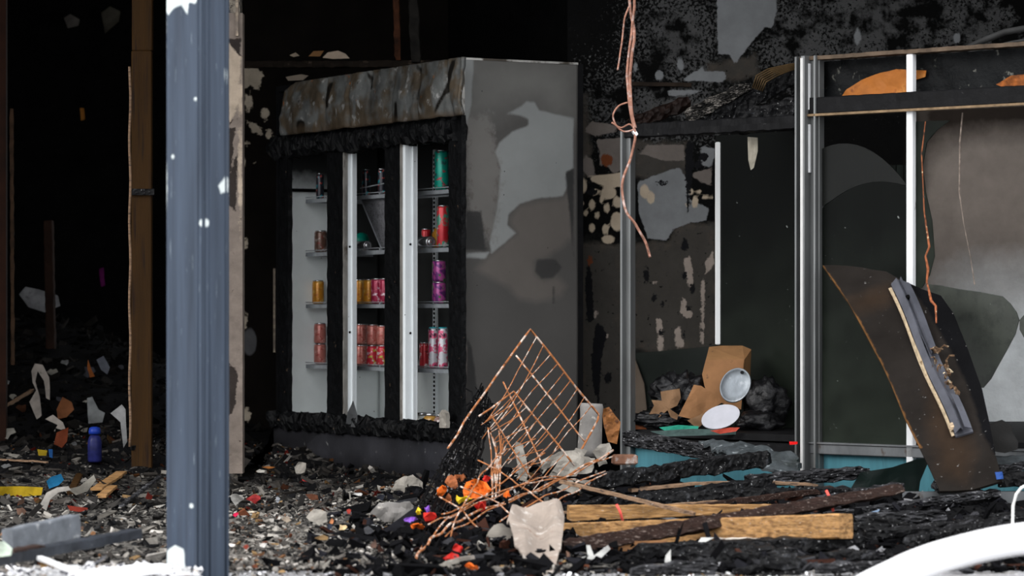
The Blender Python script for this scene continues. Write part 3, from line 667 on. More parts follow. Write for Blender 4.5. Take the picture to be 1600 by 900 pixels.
p = cp(s_at(683, .22), .22, z2 + .001); g = MB(); g.lathe(p, [(.02, 0), (.026, .02), (.026, .07), (.016, .085), (.016, .095)], seg=18)
tag(g.build('amber_jar', mat('amber_glassware', (.55, .24, .03), .2), smooth=True), 'little amber jar between silver can end and red can', 'jar')
for k, (px, c, lab) in enumerate(((659, (.5, .52, .5), 'clear glass jar on cooler floor beside the white mullion'), (672, (.50, .27, .06), 'amber glass jar on the cooler floor of the right bay'), (690, (.25, .16, .14), 'brownish jar on the cooler floor by the black frame'))):
    p = cp(s_at(px, .12), .12, .262); e = empty('glass_jar', tuple(p), lab, 'jar'); m = mat('jar_%d' % k, c, .12, .0, vary=(25, .5), spec=.8)
    g = MB(); g.lathe(p, [(.03, 0), (.038, .01), (.038, .06), (.026, .075)], seg=18); g.build('body', m, e, smooth=True)
    g = MB(); g.lathe(p + Vector((0, 0, .075)), [(.028, 0), (.028, .012), (.02, .014)], seg=18); g.build('lid', LIDM, e, smooth=True)
g = MB(); g.chip(cp(.33, -.03, .34), .03, .02, .035, random.Random(3), None)
tag(sheet('melted_cup', [cp(.05, -.09, .30), cp(.0, -.09, .30), cp(-.01, -.09, .37), cp(.03, -.09, .385), cp(.06, -.09, .36)], PLAST, .02, .008, 20, 2), 'small cream and brown melted cup on the corner of the cooler sill', 'cup')
tag(sheet('dark_shard', [cp(s_at(540, -.06), -.06, .27), cp(s_at(558, -.06), -.06, .27), cp(s_at(557, -.06), -.06, .33), cp(s_at(551, -.06), -.06, .40), cp(s_at(543, -.06), -.06, .34)], STEELB, .004, .004, 20, 1), 'grey pointed shard stuck at the foot of the white mullion', 'shard')

# ================================================================ FOREGROUND STEEL COLUMN
th = math.radians(31); ca = .146; cy = 9.6
cc = Vector(((306 - 800) / FPX * cy, cy + .07, 0)); XA = Vector((math.cos(th), math.sin(th), 0)); YA = Vector((-math.sin(th), math.cos(th), 0))
# the corner towards the camera splits a wide left face and a narrow right face
k0 = at(318, 500, 9.52); k0.z = 0
lf = Vector((-.85, .53, 0)).normalized(); rf = Vector((.72, .69, 0)).normalized()
wl_, wr_ = .148, .104
g = MB(); n_ = 150; ring = []
def colring(z):
    c0 = k0.copy(); c1 = k0 + rf * wr_; c2 = c1 + lf * wl_; c3 = k0 + lf * wl_
    pts = []
    for (p, q) in ((c0, c1), (c1, c2), (c2, c3), (c3, c0)):
        for t in (.04, .12, .5, .88, .96): pts.append(p.lerp(q, t) + Vector((0, 0, z)))
    return pts
vs = []; fs = []
zz = [-.0 + 3.62 * i / n_ for i in range(n_ + 1)]
for z in zz:
    for k, p in enumerate(colring(z)): vs.append(p + noise.noise_vector(p * 5) * .0012)
m = 20
for i in range(n_):
    for k in range(m): fs.append((i * m + k, i * m + (k + 1) % m, (i + 1) * m + (k + 1) % m, (i + 1) * m + k))
fs += [tuple(range(m)), tuple(n_ * m + k for k in range(m))]
# finer front faces laid over as painted skins carry the chipped paint
g.add(vs, fs)
POSTM = mat('blue_grey_painted_steel', (.043, .056, .079), .42, .15, vary=(3, .32), layers=[('noise', 26, .68, .02, (.16, .19, .22)), ('noise', 5, .62, .1, (.042, .052, .072))], stretch=(7, 7, .35), bump=(6, .15, .004))
colm = empty('steel_column', tuple(k0), 'blue-grey painted steel column standing in front of the shop', 'column')
g.build('shaft', POSTM, colm, smooth=False)
PLf = Plane(k0 + lf * wl_, -lf); PRt = Plane(k0, rf)
def skin(name, O, A, w, pl, shapes, nu):
    gg = gridded(O + Vector((0, 0, .02)) + pl.n * -.0, A, (0, 0, 1), w, 3.55, nu, 420, 0)
    gg.v = [tuple(Vector(v) + pl.n * .0035) for v in gg.v]
    gg.build(name, mat('column_paint', (.043, .056, .079), .42, .15, vary=(3, .32), layers=[('noise', 26, .68, .02, (.16, .19, .22)), ('noise', 5, .62, .1, (.042, .052, .072)), ('chipw', 30, .006, .003, (.55, .60, .60))], stretch=(7, 7, .35), bump=(6, .15, .004)), colm, smooth=True, paints=[('chipw', pl, shapes)])
WL = [[(255, -5), (312, -5), (306, 6), (296, 4), (294, 22), (284, 8), (272, 12), (264, 24), (258, 10)], [(255, 20), (261, 30), (259, 200), (262, 280), (258, 500), (255, 500)], ('e', 318, 348, 6, 6), ('e', 307, 155, 3, 3), ('e', 271, 245, 2, 3), [(262, 860), (275, 852), (288, 858), (292, 900), (262, 900)], ('e', 300, 790, 3, 3)]
WR = [[(340, 290), (352, 276), (356, 280), (355, 300), (344, 302)], ('e', 320, 348, 6, 6), ('e', 352, 120, 2, 10)]
for nm, O, A, w, pl, sh, nu in (('left_face', k0 + lf * (wl_ - .006), -lf, wl_ - .010, PLf, WL, 34), ('right_face', k0 + rf * .004, rf, wr_ - .010, PRt, WR, 22)):
    skin(nm, O, A, w, pl, sh, nu)
g = MB()
for (face, A, w) in ((PLf, -lf, wl_), (PRt, rf, wr_)):
    for t in ((.10, .80, .9) if A is -lf else (.12, .86)): pass
g.tube([k0 + lf * .02 + PLf.n * .004 + Vector((0, 0, z)) for z in (.02, 1., 2., 3.5)], .003, 6); g.tube([k0 + rf * .022 + PRt.n * .004 + Vector((0, 0, z)) for z in (.02, 1., 2., 3.5)], .003, 6)
g.tube([k0 + rf * .085 + PRt.n * .004 + Vector((0, 0, z)) for z in (.02, 1., 2., 3.5)], .003, 6)
g.build('ridge', POSTM, colm, smooth=True)
g = MB(); g.box(tuple(k0 + lf * .07 + rf * .05 + Vector((0, 0, .006))), (.26, .22, .012), X=tuple(-lf)); g.build('base_plate', POSTM, colm)

# ================================================================ RUBBLE
def gauss(x, y, cx, cy, sx, sy): return math.exp(-((x - cx) / sx) ** 2 - ((y - cy) / sy) ** 2)
def gh(x, y):
    h = .012 + .035 * min(1, max(0, (y - 10.2) / 1.5))
    h += .70 * gauss(x, y, -3.0, 18.9, 1.1, 1.5) + .34 * gauss(x, y, -2.2, 17.4, 1.0, 1.2) + .12 * gauss(x, y, -2.1, 15.4, .8, .8) + .13 * gauss(x, y, .1, 12.8, .55, .7) + .07 * gauss(x, y, 1.3, 11.9, .9, .6) + .04 * gauss(x, y, -1.15, 15.8, .18, .4)
    e = min(1, max(0, (y - 10.4) / 1.2))
    h += e * (.03 * noise.noise(Vector((x * 2.2, y * 1.6, 0))) + .03 * noise.noise(Vector((x * 7, y * 5, 3))))
    if y > 13.0 and x > .5: h *= .4
    return max(.003, h)
nx, ny = 260, 300; X0, X1, Y0, Y1 = -4.2, 2.1, 10.02, 19.8
vs = []; ok = set(); fs = []
for j in range(ny + 1):
    for i in range(nx + 1):
        x = X0 + (X1 - X0) * i / nx; y = Y0 + (Y1 - Y0) * j / ny; vs.append((x, y, gh(x, y)))
def shop(x, y):   # keep the heap out of the window display and the cooler
    P = Vector((x, y, 0)); 
    if (P - CF).dot(PF.n) < .0 and x > .35: return False
    q = P - A0; 
    if -.05 < q.dot(D1) < LN + .05 and q.dot(D2) > .01: return False
    if x > -.1 and y > 14.4 and q.dot(D2) > DP: return y < 14.9
    if y > 16.8 and x > -1.3: return False
    if x > -1.31 and x < -1.23 and y > 13.98: return False
    return True
for j in range(ny):
    for i in range(nx):
        x = X0 + (X1 - X0) * (i + .5) / nx; y = Y0 + (Y1 - Y0) * (j + .5) / ny
        if shop(x, y): fs.append((j * (nx + 1) + i, j * (nx + 1) + i + 1, (j + 1) * (nx + 1) + i + 1, (j + 1) * (nx + 1) + i))
g = MB(); g.add(vs, fs)
bed_v = np.array(g.v); bed = tag(g.build('rubble_bed', mat('ash_and_soot_bed', (.02, .0185, .017), .95, vary=(9, .5), layers=[('noise', 24, .56, .05, (.12, .112, .10)), ('noise', 60, .62, .04, (.26, .245, .22)), ('char', 8, .1, .05, (.003, .003, .0035))], bump=(50, 1., .02)), smooth=True), 'bed of grey ash and soot over the shop floor', 'rubble', kind='stuff')
at_ = bed.data.attributes.new('char', 'FLOAT', 'POINT'); at_.data.foreach_set('value', np.where(bed_v[:, 1] < 10.2, -1, np.maximum(bed_v[:, 0] + .25, (bed_v[:, 1] - 14.5) * .4)).astype(np.float32))

PAL_D = [(.012, .012, .013)] * 14 + [(.03, .028, .026)] * 12 + [(.07, .062, .055)] * 8 + [(.13, .12, .11)] * 5 + [(.28, .26, .23)] * 2 + [(.45, .42, .38), (.07, .025, .012), (.12, .05, .02), (.10, .012, .008), (.12, .07, .03)]
PAL_L = [(.05, .047, .044)] * 5 + [(.11, .10, .09)] * 9 + [(.19, .175, .155)] * 9 + [(.30, .28, .25)] * 7 + [(.48, .45, .41)] * 4 + [(.015, .015, .015)] * 5 + [(.16, .08, .04), (.12, .04, .02), (.12, .07, .05), (.30, .19, .09)]
PAL_D = [tuple(q * .42 for q in c) for c in PAL_D]; PAL_L = [tuple(q * .72 for q in c) for c in PAL_L]
PAL_B = [(.0025, .0025, .003)] * 26 + [(.008, .008, .010)] * 6 + [(.03, .03, .033)] * 2 + [(.25, .25, .26)] * 1 + [(.03, .012, .008)] * 2
CHM = mat('rubble_pieces', (.1, .1, .1), .8, vary=(30, .3), vcol=True, bump=(60, .4, .004), spec=.04)
def scatter(name, n, area, pal, smin, smax, label, seed, hf=gh, lift=.3):
    rr = random.Random(seed); g = MB(); k = 0; t = 0
    while k < n and t < n * 20:
        t += 1; x, y = area(rr)
        if not shop(x, y): continue
        s = smin * (smax / smin) ** (rr.random() ** 2.2); c = rr.choice(pal); k_ = rr.uniform(.6, 1.3); c = tuple(q * k_ for q in c)
        lg = rr.random() < .12; g.chip((x, y, hf(x, y) + s * lift * rr.uniform(-.3, 1)), s * (rr.uniform(2, 4) if lg else rr.uniform(.6, 1.5)), s * (rr.uniform(.15, .3) if lg else rr.uniform(.3, 1)), s * rr.uniform(.15, .6), rr, c); k += 1
    return tag(g.build(name, CHM), label, 'rubble', kind='stuff')
scatter('rubble_light_chips', 15000, lambda r: (r.uniform(-1.15, .25), 9.95 + 3.2 * r.random() ** 1.25), PAL_L, .003, .018, 'pale grey plaster crumbs strewn in front of the cooler', 1)
scatter('rubble_dark_chips', 9000, lambda r: (r.uniform(-2.6, .4), r.uniform(12.2, 16.2)), PAL_D, .005, .034, 'dark burnt fragments heaped at the foot of the cooler', 2)
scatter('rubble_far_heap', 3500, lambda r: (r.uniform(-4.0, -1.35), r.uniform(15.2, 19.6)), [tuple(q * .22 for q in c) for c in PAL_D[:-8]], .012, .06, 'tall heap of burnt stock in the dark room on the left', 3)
scatter('rubble_left_chips', 5000, lambda r: (r.uniform(-2.6, -1.0), r.uniform(9.9, 13.5)), PAL_L + PAL_D[:30], .005, .03, 'grey and black fragments behind the steel column', 4)
def ground_hit(px, py, Yc=99.):
    """how far away the heap first meets the line of sight through a pixel"""
    Y = 9.9
    while Y < 19.5:
        p = at(px, py, Y)
        if p.z < gh(p.x, Y) + .02: break
        Y += .04
    return min(Yc, Y)
scatter('rubble_black_chips', 5500, lambda r: (r.gauss(-.17, .22), r.gauss(11.4, .8)), PAL_B, .006, .05, 'black charred bits heaped under the wire basket', 6)
scatter('rubble_char_chips', 5000, lambda r: (r.uniform(.2, 2.0), r.uniform(9.9, 13.2)), PAL_B, .006, .045, 'black charcoal crumbs under the collapsed timbers', 5)

# ================================================================ COLLAPSED TIMBERS, lower right
def beam(name, x0, y0, Y0_, x1, y1, Y1_, w, h, m, label, cat='timber', rough=.006, seed=0, roll=0., taper=(1, 1), bow=0., group=None, freq=30., n=None):
    o = beam_mb(at(x0, y0, Y0_), at(x1, y1, Y1_), w, h, rough, seed, roll=roll, taper=taper, bow=bow, freq=freq, n=n).build(name, m, smooth=False)
    return tag(o, label, cat, group)
beam('timber_beam', 884, 836, 11.1, 1322, 822, 10.5, .11, .085, WOOD, 'thick pale timber beam, end grain showing at its right end', rough=.0025, seed=1, roll=.06)
beam('timber_plank', 888, 802, 11.35, 1215, 794, 11.5, .05, .06, WOOD, 'pale split plank behind the thick timber beam, red stick leaning on it', rough=.003, seed=2, taper=(1, .5))
beam('scorched_plank', 880, 858, 10.5, 1410, 764, 11.0, .05, .05, BROWNW, 'long dark brown scorched plank lying diagonally across the pale beam', rough=.006, seed=3, roll=.3, taper=(1.15, .7))
beam('charred_log', 932, 752, 12.0, 1200, 716, 12.5, .06, .06, CHAR, 'charred log sloping up in front of the turquoise riser', rough=.012, seed=4)
beam('charred_plank', 905, 795, 11.7, 1200, 756, 12.2, .07, .05, CHAR, 'charred plank below the sloping charred log', rough=.012, seed=5)
beam('charred_joist', 1000, 780, 11.9, 1330, 772, 12.0, .08, .06, CHAR, 'flat charred joist running right beneath the weathered strip', rough=.012, seed=6)
beam('weathered_strip', 985, 766, 12.1, 1275, 758, 12.3, .05, .012, LATH, 'thin pale weathered strip bowed over the charred joist', rough=.004, seed=7, bow=.02)
beam('charred_beam', 1170, 752, 12.35, 1352, 738, 12.6, .07, .05, CHARG, 'grey-topped charred beam below the aluminium corner post', rough=.010, seed=8)
beam('ash_log', 1240, 792, 11.9, 1408, 764, 12.1, .06, .055, CHARG, 'ash-grey cracked log right of the upright red stick', rough=.012, seed=9)
beam('thin_lath', 876, 752, 11.6, 1085, 803, 11.2, .016, .014, LATH, 'thin brown lath sloping down to the right from the wire basket', rough=.002, seed=10)
beam('flat_lath', 880, 801, 11.5, 1120, 784, 11.7, .03, .010, LATH, 'flat pale lath lying left to right behind the red stick', rough=.003, seed=11)
beam('brown_lath', 1010, 802, 11.5, 1300, 764, 12.0, .03, .022, BROWNW, 'reddish brown lath crossing above the split plank', rough=.004, seed=12)
beam('soot_plank', 1290, 806, 11.5, 1560, 770, 11.9, .04, .03, CHARG, 'long blackened plank running out from the ash-grey log to the steel channel', rough=.007, seed=13)
g = MB(); c = (at(1410, 782, 11.95) + at(1640, 777, 12.0)) / 2; ln = (at(1410, 782, 11.95) - at(1640, 777, 12.0)).length
for (dz, h, dy, d) in ((0, .055, 0, .004), (.026, .004, .02, .04), (-.026, .004, .02, .04)): g.box(c + Vector((0, dy, dz)), (ln, d, h), X=tuple(at(1640, 777, 12.0) - at(1410, 782, 11.95)))
tag(g.build('steel_channel', STEELB), 'grey galvanised steel channel lying at the right below the leaning board', 'steel channel')
beam('floor_beam', 1000, 862, 10.35, 1345, 846, 10.6, .09, .05, CHAR, 'black charred beam in shadow right under the thick pale timber', rough=.010, seed=14)
beam('black_plank', 1345, 838, 10.9, 1490, 822, 11.1, .06, .035, CHARG, 'short blackened plank end poking out right of the timber end grain', rough=.010, seed=15)
beam('black_board', 1090, 886, 10.15, 1480, 872, 10.4, .10, .035, CHAR, 'wide blackened board at the bottom edge beside the white hose', rough=.010, seed=16)
beam('charred_batten', 1350, 812, 11.2, 1500, 838, 10.9, .04, .03, CHAR, 'charred batten slanting down towards the white hose', rough=.009, seed=17)
beam('burnt_spar', 1420, 846, 10.7, 1600, 806, 11.3, .05, .03, CHAR, 'burnt spar behind the white hose under the steel channel', rough=.009, seed=18)
beam('white_splinter', 1120, 842, 10.62, 1330, 845, 10.55, .02, .010, mat('raw_splinter', (.55, .50, .44), .8, vary=(30, .4), layers=[('noise', 30, .55, .05, (.10, .05, .03))]), 'white splintered strip along the underside of the pale beam', rough=.004, seed=19)
beam('charcoal_block', 1060, 880, 10.2, 1210, 868, 10.4, .16, .07, CHAR, 'rounded heap of glossy charcoal under the pale timber', rough=.03, seed=20)
beam('charcoal_lump', 905, 900, 9.95, 1050, 892, 10.0, .1, .03, CHARG, 'grey charcoal lump at the bottom edge beside the beige cloth', rough=.02, seed=21)
beam('burnt_rafter', 1480, 872, 10.5, 1640, 884, 10.3, .07, .04, CHARG, 'burnt rafter end below the white hose at the right edge', rough=.012, seed=22)
r3 = random.Random(77)
ORD = 'first second third fourth fifth sixth seventh eighth ninth tenth eleventh twelfth thirteenth fourteenth'.split()
fr = []
for k in range(26):
    x = r3.uniform(1350, 1590) if k < 14 else r3.uniform(1040, 1360); y = r3.uniform(800, 868) if k < 14 else r3.uniform(852, 896)
    if y > 905 - (x - 1330) * .32 and x > 1330: y -= 30
    Y = ground_hit(x, y) - .06; L_ = r3.uniform(25, 75)
    fb = beam('charred_fragment', x - L_, y + r3.uniform(-4, 10), Y - .02, x + L_, y + r3.uniform(-12, 3), Y + .05, r3.uniform(.03, .06), r3.uniform(.02, .04), r3.choice((CHAR, CHAR, CHARG)), 'charred fragment', rough=.012, seed=200 + k, group='charred timber fragments behind the hose' if k < 14 else 'charred timber fragments under the pale beam')
    fr.append((x, k, fb))
for part, where in ((0, 'the pile behind the white hose'), (1, 'the black heap under the pale beam')):
    for i, (x, k, fb) in enumerate(sorted([f for f in fr if (f[1] >= 14) == bool(part)], key=lambda f: f[0])):
        fb['label'] = 'charred timber fragment, %s from the left in %s' % (ORD[i], where)
# the little red sticks
REDS = mat('red_plastic_stick', (.62, .09, .07), .45, vary=(60, .3))
for (xa, ya, xb, yb, Y, lab) in ((963, 788, 973, 811, 11.2, 'short red stick leaning on the split pale plank'), (1291, 766, 1302, 796, 10.95, 'short red stick standing on the end of the thick timber')):
    g = MB(); g.tube([at(xa, ya, Y), at((xa + xb) / 2 + 1, (ya + yb) / 2, Y), at(xb, yb + 3, Y)], .005, 8); tag(g.build('red_stick', REDS, smooth=True), lab, 'stick')
# dark glass and sheet pieces under the window
sheet('green_glass_piece', [at(x, y, 12.45) for x, y in ((1300, 792), (1326, 770), (1345, 738), (1395, 730), (1432, 718), (1446, 716), (1450, 724), (1438, 752), (1432, 790))], mat('dark_green_sheet', (.004, .008, .007), .35, vary=(8, .5), layers=[('noise', 30, .7, .02, (.2, .22, .22))]), .006, .012, 6, 3, seed=4)
tag(bpy.data.objects['green_glass_piece'], 'dark green broken glass piece standing in front of the turquoise riser', 'glass piece')
SLAB = mat('melted_grey_sheet', (.045, .052, .056), .5, vary=(12, .4), layers=[('noise', 30, .64, .04, (.2, .22, .23)), ('noise', 8, .6, .06, (.03, .035, .035))], bump=(40, .6, .006))
sheet('melted_sheet', [at(x, y, Y) for x, y, Y in ((1092, 690, 13.2), (1130, 686, 13.1), (1175, 694, 13.0), (1245, 712, 12.9), (1250, 738, 12.75), (1210, 734, 12.7), (1150, 716, 12.85))], SLAB, .012, .015, 14, 3, seed=3, jag=.008)
tag(bpy.data.objects['melted_sheet'], 'grey ragged melted sheet drooping over the sill beside the aluminium corner post', 'melted sheet')
beam('sill_board', 978, 684, 13.6, 1130, 710, 13.1, .05, .065, CHARG, 'fallen grey-black sill board sloping down under the display', rough=.005, seed=31)
beam('dropped_rail', 1120, 708, 13.1, 1250, 728, 12.8, .04, .03, SLAB, 'grey dropped rail continuing the sill board to the corner post', rough=.005, seed=32)
sheet('cardboard_flap', [at(x, y, 10.55) for x, y in ((945, 848), (1000, 846), (1042, 843), (1034, 866), (1010, 872), (985, 884), (962, 884), (950, 868))], CARD, .004, .03, 7, 3, seed=8)
tag(bpy.data.objects['cardboard_flap'], 'brown crumpled cardboard flap under the left end of the pale beam', 'cardboard')
WHT = mat('white_torn_paper', (.52, .52, .50), .75, vary=(14, .25), layers=[('noise', 12, .62, .05, (.22, .16, .10))])
for k, (lab, Y, P) in enumerate((
    ('white twisted paper strip beside the brown cardboard flap', 10.2, [(890, 888), (905, 872), (918, 868), (916, 852), (922, 852), (928, 868), (950, 852), (954, 858), (935, 876), (912, 884)]),
    ('white upright paper sliver in the charcoal at the bottom edge', 10.0, [(1036, 892), (1040, 868), (1048, 858), (1048, 880), (1042, 896)]),
    ('small pale triangle of plaster under the pale beam', 10.4, [(1084, 856), (1096, 840), (1116, 840), (1100, 848), (1090, 858)]))):
    sheet('paper_strip', [at(x, y, Y) for x, y in P], WHT, .003, .012, 14, 2, seed=k); tag([o for o in COL.objects if o.name.startswith('paper_strip')][-1], lab, 'paper')

# ---------------------------------------------------------------- beige cloth draped over the rubble
CLOTH = mat('dusty_beige_cloth', (.24, .20, .17), .9, vary=(7, .2), layers=[('noise', 22, .62, .05, (.36, .33, .30)), ('noise', 10, .66, .05, (.16, .10, .07))], bump=(90, .5, .003))
CLY = -.12
def foldf(p): return .014 * math.sin(p.x * 42 + p.z * 10) + .006 * math.sin(p.x * 75 - p.z * 30)
o = sheet('beige_cloth', [at(x, y, Y + CLY) for x, y, Y in ((792, 812, 10.9), (800, 797, 11.0), (826, 790, 11.05), (852, 786, 11.1), (876, 792, 11.1), (882, 806, 11.0), (880, 834, 10.7), (876, 858, 10.4), (868, 884, 10.1), (862, 902, 9.92), (840, 902, 9.92), (822, 900, 9.95), (816, 880, 10.15), (806, 860, 10.35), (800, 838, 10.6))], CLOTH, .006, .02, 6, 4, fold=foldf, seed=2)
tag(o, 'dusty beige cloth hanging in folds over the rubble below the wire basket', 'cloth')
g = MB(); p0 = at(782, 836, 10.9); g.lathe(p0 + Vector((-.025, 0, 0)), [(.045, 0), (.052, .01), (.048, .03), (.053, .05), (.048, .07), (.053, .09), (.046, .11), (.05, .135), (.03, .14)], Vector((.75, -.5, -.42)), 18)
tag(g.build('fabric_roll', mat('grey_ribbed_fabric', (.16, .145, .125), .85, vary=(12, .3), bump=(70, .5, .004)), smooth=True), 'grey-beige ribbed fabric roll half under the beige cloth', 'fabric roll')

# ---------------------------------------------------------------- rusty wire basket
basket = empty('wire_basket', (at(800, 720, 12.4).x, 12.4, gh(0, 12.4)), 'bent rusty wire display basket standing on its corner in front of the cooler', 'wire basket')
T, Lc, Rc = at(828, 514, 12.7), at(738, 640, 12.3), at(936, 648, 12.75)
def rod(g, pts, r=.0035, wob=.0):
    P = [Vector(p) for p in pts]; out = []
    for i in range(len(P) - 1):
        n = max(2, int((P[i + 1] - P[i]).length / .05))
        for k in range(n): out.append(P[i].lerp(P[i + 1], k / n))
    out.append(P[-1])
    if wob: out = [p + noise.noise_vector(p * 6) * wob for p in out]
    return g.tube(out, r * .85, 6)
g = MB(); rod(g, [at(700, 700, 12.0), Lc, T, Rc, at(934, 656, 12.7), at(898, 726, 12.5)], .0055, .006); g.build('outer_frame', RUST, basket, smooth=True)
g = MB(); rod(g, [at(806, 556, 12.7), at(915, 690, 12.6)], .0045, .005); rod(g, [at(786, 596, 12.6), at(858, 748, 12.4)], .0045, .006); g.build('long_bar', RUST, basket, smooth=True)
g = MB()
for k in range(9):
    t = .10 + k * .10; a = T.lerp(Rc, t); ax = 828 + 108 * t; ay = 514 + 134 * t; ln = (1.0, .9, 1, .95, 1.15, 1.1, 1.0, .9, .6)[k]
    b = at(ax - 92 * ln * (.85 if k < 2 else 1.15), ay + 132 * ln, 12.45); mid = a.lerp(b, .5) + Vector((.012 * math.sin(k * 2.1), 0, -.01 * math.cos(k)))
    rod(g, [a, mid, b], .0026, .008)
g.build('grid_wire', RUST, basket, smooth=True)
g = MB(); C2 = at(802, 611, 12.3); rod(g, [at(748, 650, 12.2), C2, at(898, 727, 12.3)], .0048, .006); rod(g, [at(766, 648, 12.2), at(830, 748, 12.1)], .004, .005); g.build('lower_frame', RUST, basket, smooth=True)
g = MB()
for k in range(11):
    t = .03 + k * .09; ax = 802 + 96 * t; ay = 611 + 116 * t
    rod(g, [at(ax, ay, 12.3), at(ax - 46 - k * 1.5, ay + 44 + k * 3, 12.15)], .0022, .01)
for k in range(6):
    rod(g, [at(752 + k * 10, 664 + k * 14, 12.15), at(800 + k * 12, 634 + k * 17, 12.15)], .0022, .01)
g.build('lower_grid', RUST, basket, smooth=True)
g = MB()
for k in range(9):
    rod(g, [at(764 + k * 3.2, 668 + (k * 37) % 30, 12.1), at(768 + (k * 13) % 17, 740, 12.0), at(770 + (k * 7) % 14, 812 + (k * 11) % 16, 11.8)], .0028, .012)
g.build('upright_bundle', RUST, basket, smooth=True)
g = MB()
SW = [((640, 886, 10.1), (672, 842, 10.6), (730, 806, 11.2), (800, 780, 11.6), (880, 745, 12.0), (958, 704, 12.3)), ((690, 842, 10.8), (760, 800, 11.3), (850, 760, 11.8), (955, 712, 12.2)),
      ((765, 826, 11.2), (850, 776, 11.6), (945, 735, 12.0)), ((670, 820, 10.9), (740, 790, 11.3), (840, 745, 11.8), (880, 744, 12)), ((800, 812, 11.3), (870, 786, 11.5), (948, 738, 12.0)),
      ((650, 862, 10.5), (700, 812, 11.0), (760, 770, 11.5), (850, 706, 12.0)), ((690, 806, 11.0), (780, 766, 11.5), (848, 748, 11.8), (900, 748, 12.0)), ((700, 852, 10.8), (720, 800, 11.0), (748, 748, 11.5), (790, 700, 12)),
      ((720, 760, 11.4), (770, 784, 11.4), (842, 838, 10.9)), ((685, 776, 11.3), (722, 796, 11.2), (760, 836, 11.0)), ((745, 720, 11.9), (800, 750, 11.8), (870, 800, 11.2))]
for k, P in enumerate(SW): rod(g, [at(*p) for p in P], .0055 if k == 0 else .0036, .012)
g.build('splayed_rods', RUST, basket, smooth=True)
# the burnt black rack collapsed beside it
BW = mat('burnt_black_wire', (.003, .003, .0035), .45, vary=(40, .5), layers=[('noise', 60, .66, .02, (.30, .29, .28))], spec=.12)
rack = empty('burnt_wire_rack', (at(700, 760, 12.0).x, 12.0, .05), 'collapsed black burnt wire rack leaning against the rusty basket', 'wire rack')
g = MB(); rr = random.Random(5)
def rp(u, v, d=0): # u along the slope, v across
    x = 752 - 128 * u + 78 * v * (.25 + .9 * u); y = 600 + 245 * u + 34 * v; return at(x, y, 12.9 - 1.9 * u + d)
for k in range(20):
    v = k / 19; rod(g, [rp(u_ / 10, v) + Vector((rr.uniform(-.006, .006), 0, rr.uniform(-.006, .006))) for u_ in range(0, 11)], .0036, .012)
g.build('long_wire', BW, rack, smooth=True); g = MB()
for k in range(34):
    u = .03 + k / 34; rod(g, [rp(u, v_ / 6) + Vector((rr.uniform(-.008, .008), rr.uniform(-.02, .02), rr.uniform(-.01, .01))) for v_ in range(0, 7)], .003, .02)
g.build('cross_wire', BW, rack, smooth=True); g = MB()
for k in range(60):
    u = rr.random(); v = rr.random(); p = rp(u, v, .05); q = p + Vector((rr.uniform(-.05, .05), rr.uniform(-.04, .04), rr.uniform(-.07, .07))); rod(g, [p, p.lerp(q, .5) + Vector((.01, 0, .012)), q], rr.uniform(.002, .006), .03)
for k in range(26):
    u = rr.random() ** .7; v = rr.random(); g.chip(rp(u, v, .06), rr.uniform(.008, .03), .012, rr.uniform(.008, .03), rr, None)
g.build('char_clump', BW, rack)['kind'] = 'stuff'
# colourful half-burnt packets caught in the racks
PCK = {'orange': (.62, .12, .015), 'red': (.45, .02, .015), 'purple': (.20, .08, .42), 'yellow': (.6, .42, .02), 'white': (.5, .48, .46), 'rusty': (.25, .08, .03)}
spots = [(742, 766, 11.55, 26, 17, 'orange', 'bright orange crumpled packet in the heart of the rusty rods'), (752, 790, 11.35, 12, 10, 'red', 'red packet just below the bright orange one'), (722, 782, 11.4, 13, 6, 'yellow', 'small yellow wrapper left of the bright orange packet'),
         (706, 752, 11.7, 12, 10, 'rusty', 'rust red packet scrap high in the black rack'), (672, 808, 11.1, 13, 10, 'red', 'red packet near the foot of the black rack'), (652, 822, 10.9, 12, 7, 'orange', 'orange-red scrap low on the left of the black rack'),
         (640, 812, 11.0, 12, 5, 'purple', 'purple ribbon scrap at the left of the black rack'), (668, 794, 11.2, 6, 6, 'purple', 'tiny purple scrap above the red packet'), (655, 800, 11.15, 8, 7, 'yellow', 'yellow-brown scrap beside the tiny purple one'),
         (706, 872, 10.4, 15, 8, 'red', 'red crumpled strip on the ground beneath the swept rusty rods'), (716, 858, 10.5, 8, 8, 'red', 'dark red scrap right above the red crumpled strip'), (735, 886, 10.15, 16, 5, 'orange', 'orange scrap at the very bottom under the rods'),
         (690, 768, 11.6, 9, 9, 'orange', 'small orange packet at the edge of the black rack'), (700, 780, 11.45, 7, 8, 'rusty', 'brown-red scrap between black rack and orange packet'), (790, 770, 11.5, 9, 7, 'orange', 'orange scrap behind the upright rusty wires'),
         (718, 745, 11.8, 10, 6, 'rusty', 'small rusty scrap above the yellow wrapper'), (760, 748, 11.7, 8, 6, 'red', 'dark red scrap over the bright orange packet')]
for k, (x, y, Y, a, b, c, lab) in enumerate(spots):
    Y = ground_hit(x, y + b, Y) - .02; r2 = random.Random(k); pts = [at(x + a * math.cos(t) * r2.uniform(.6, 1.1), y + b * math.sin(t) * r2.uniform(.6, 1.1), Y + r2.uniform(-.03, .03)) for t in [i * .785 for i in range(8)]]
    tag(sheet('burnt_packet', pts, mat('packet_' + c, PCK[c], .45, vary=(20, .4), layers=[('noise', 34, .60, .04, (.03, .02, .018))], bump=(30, .5, .006)), .004, .03, 22, 3, seed=k), lab, 'packet')

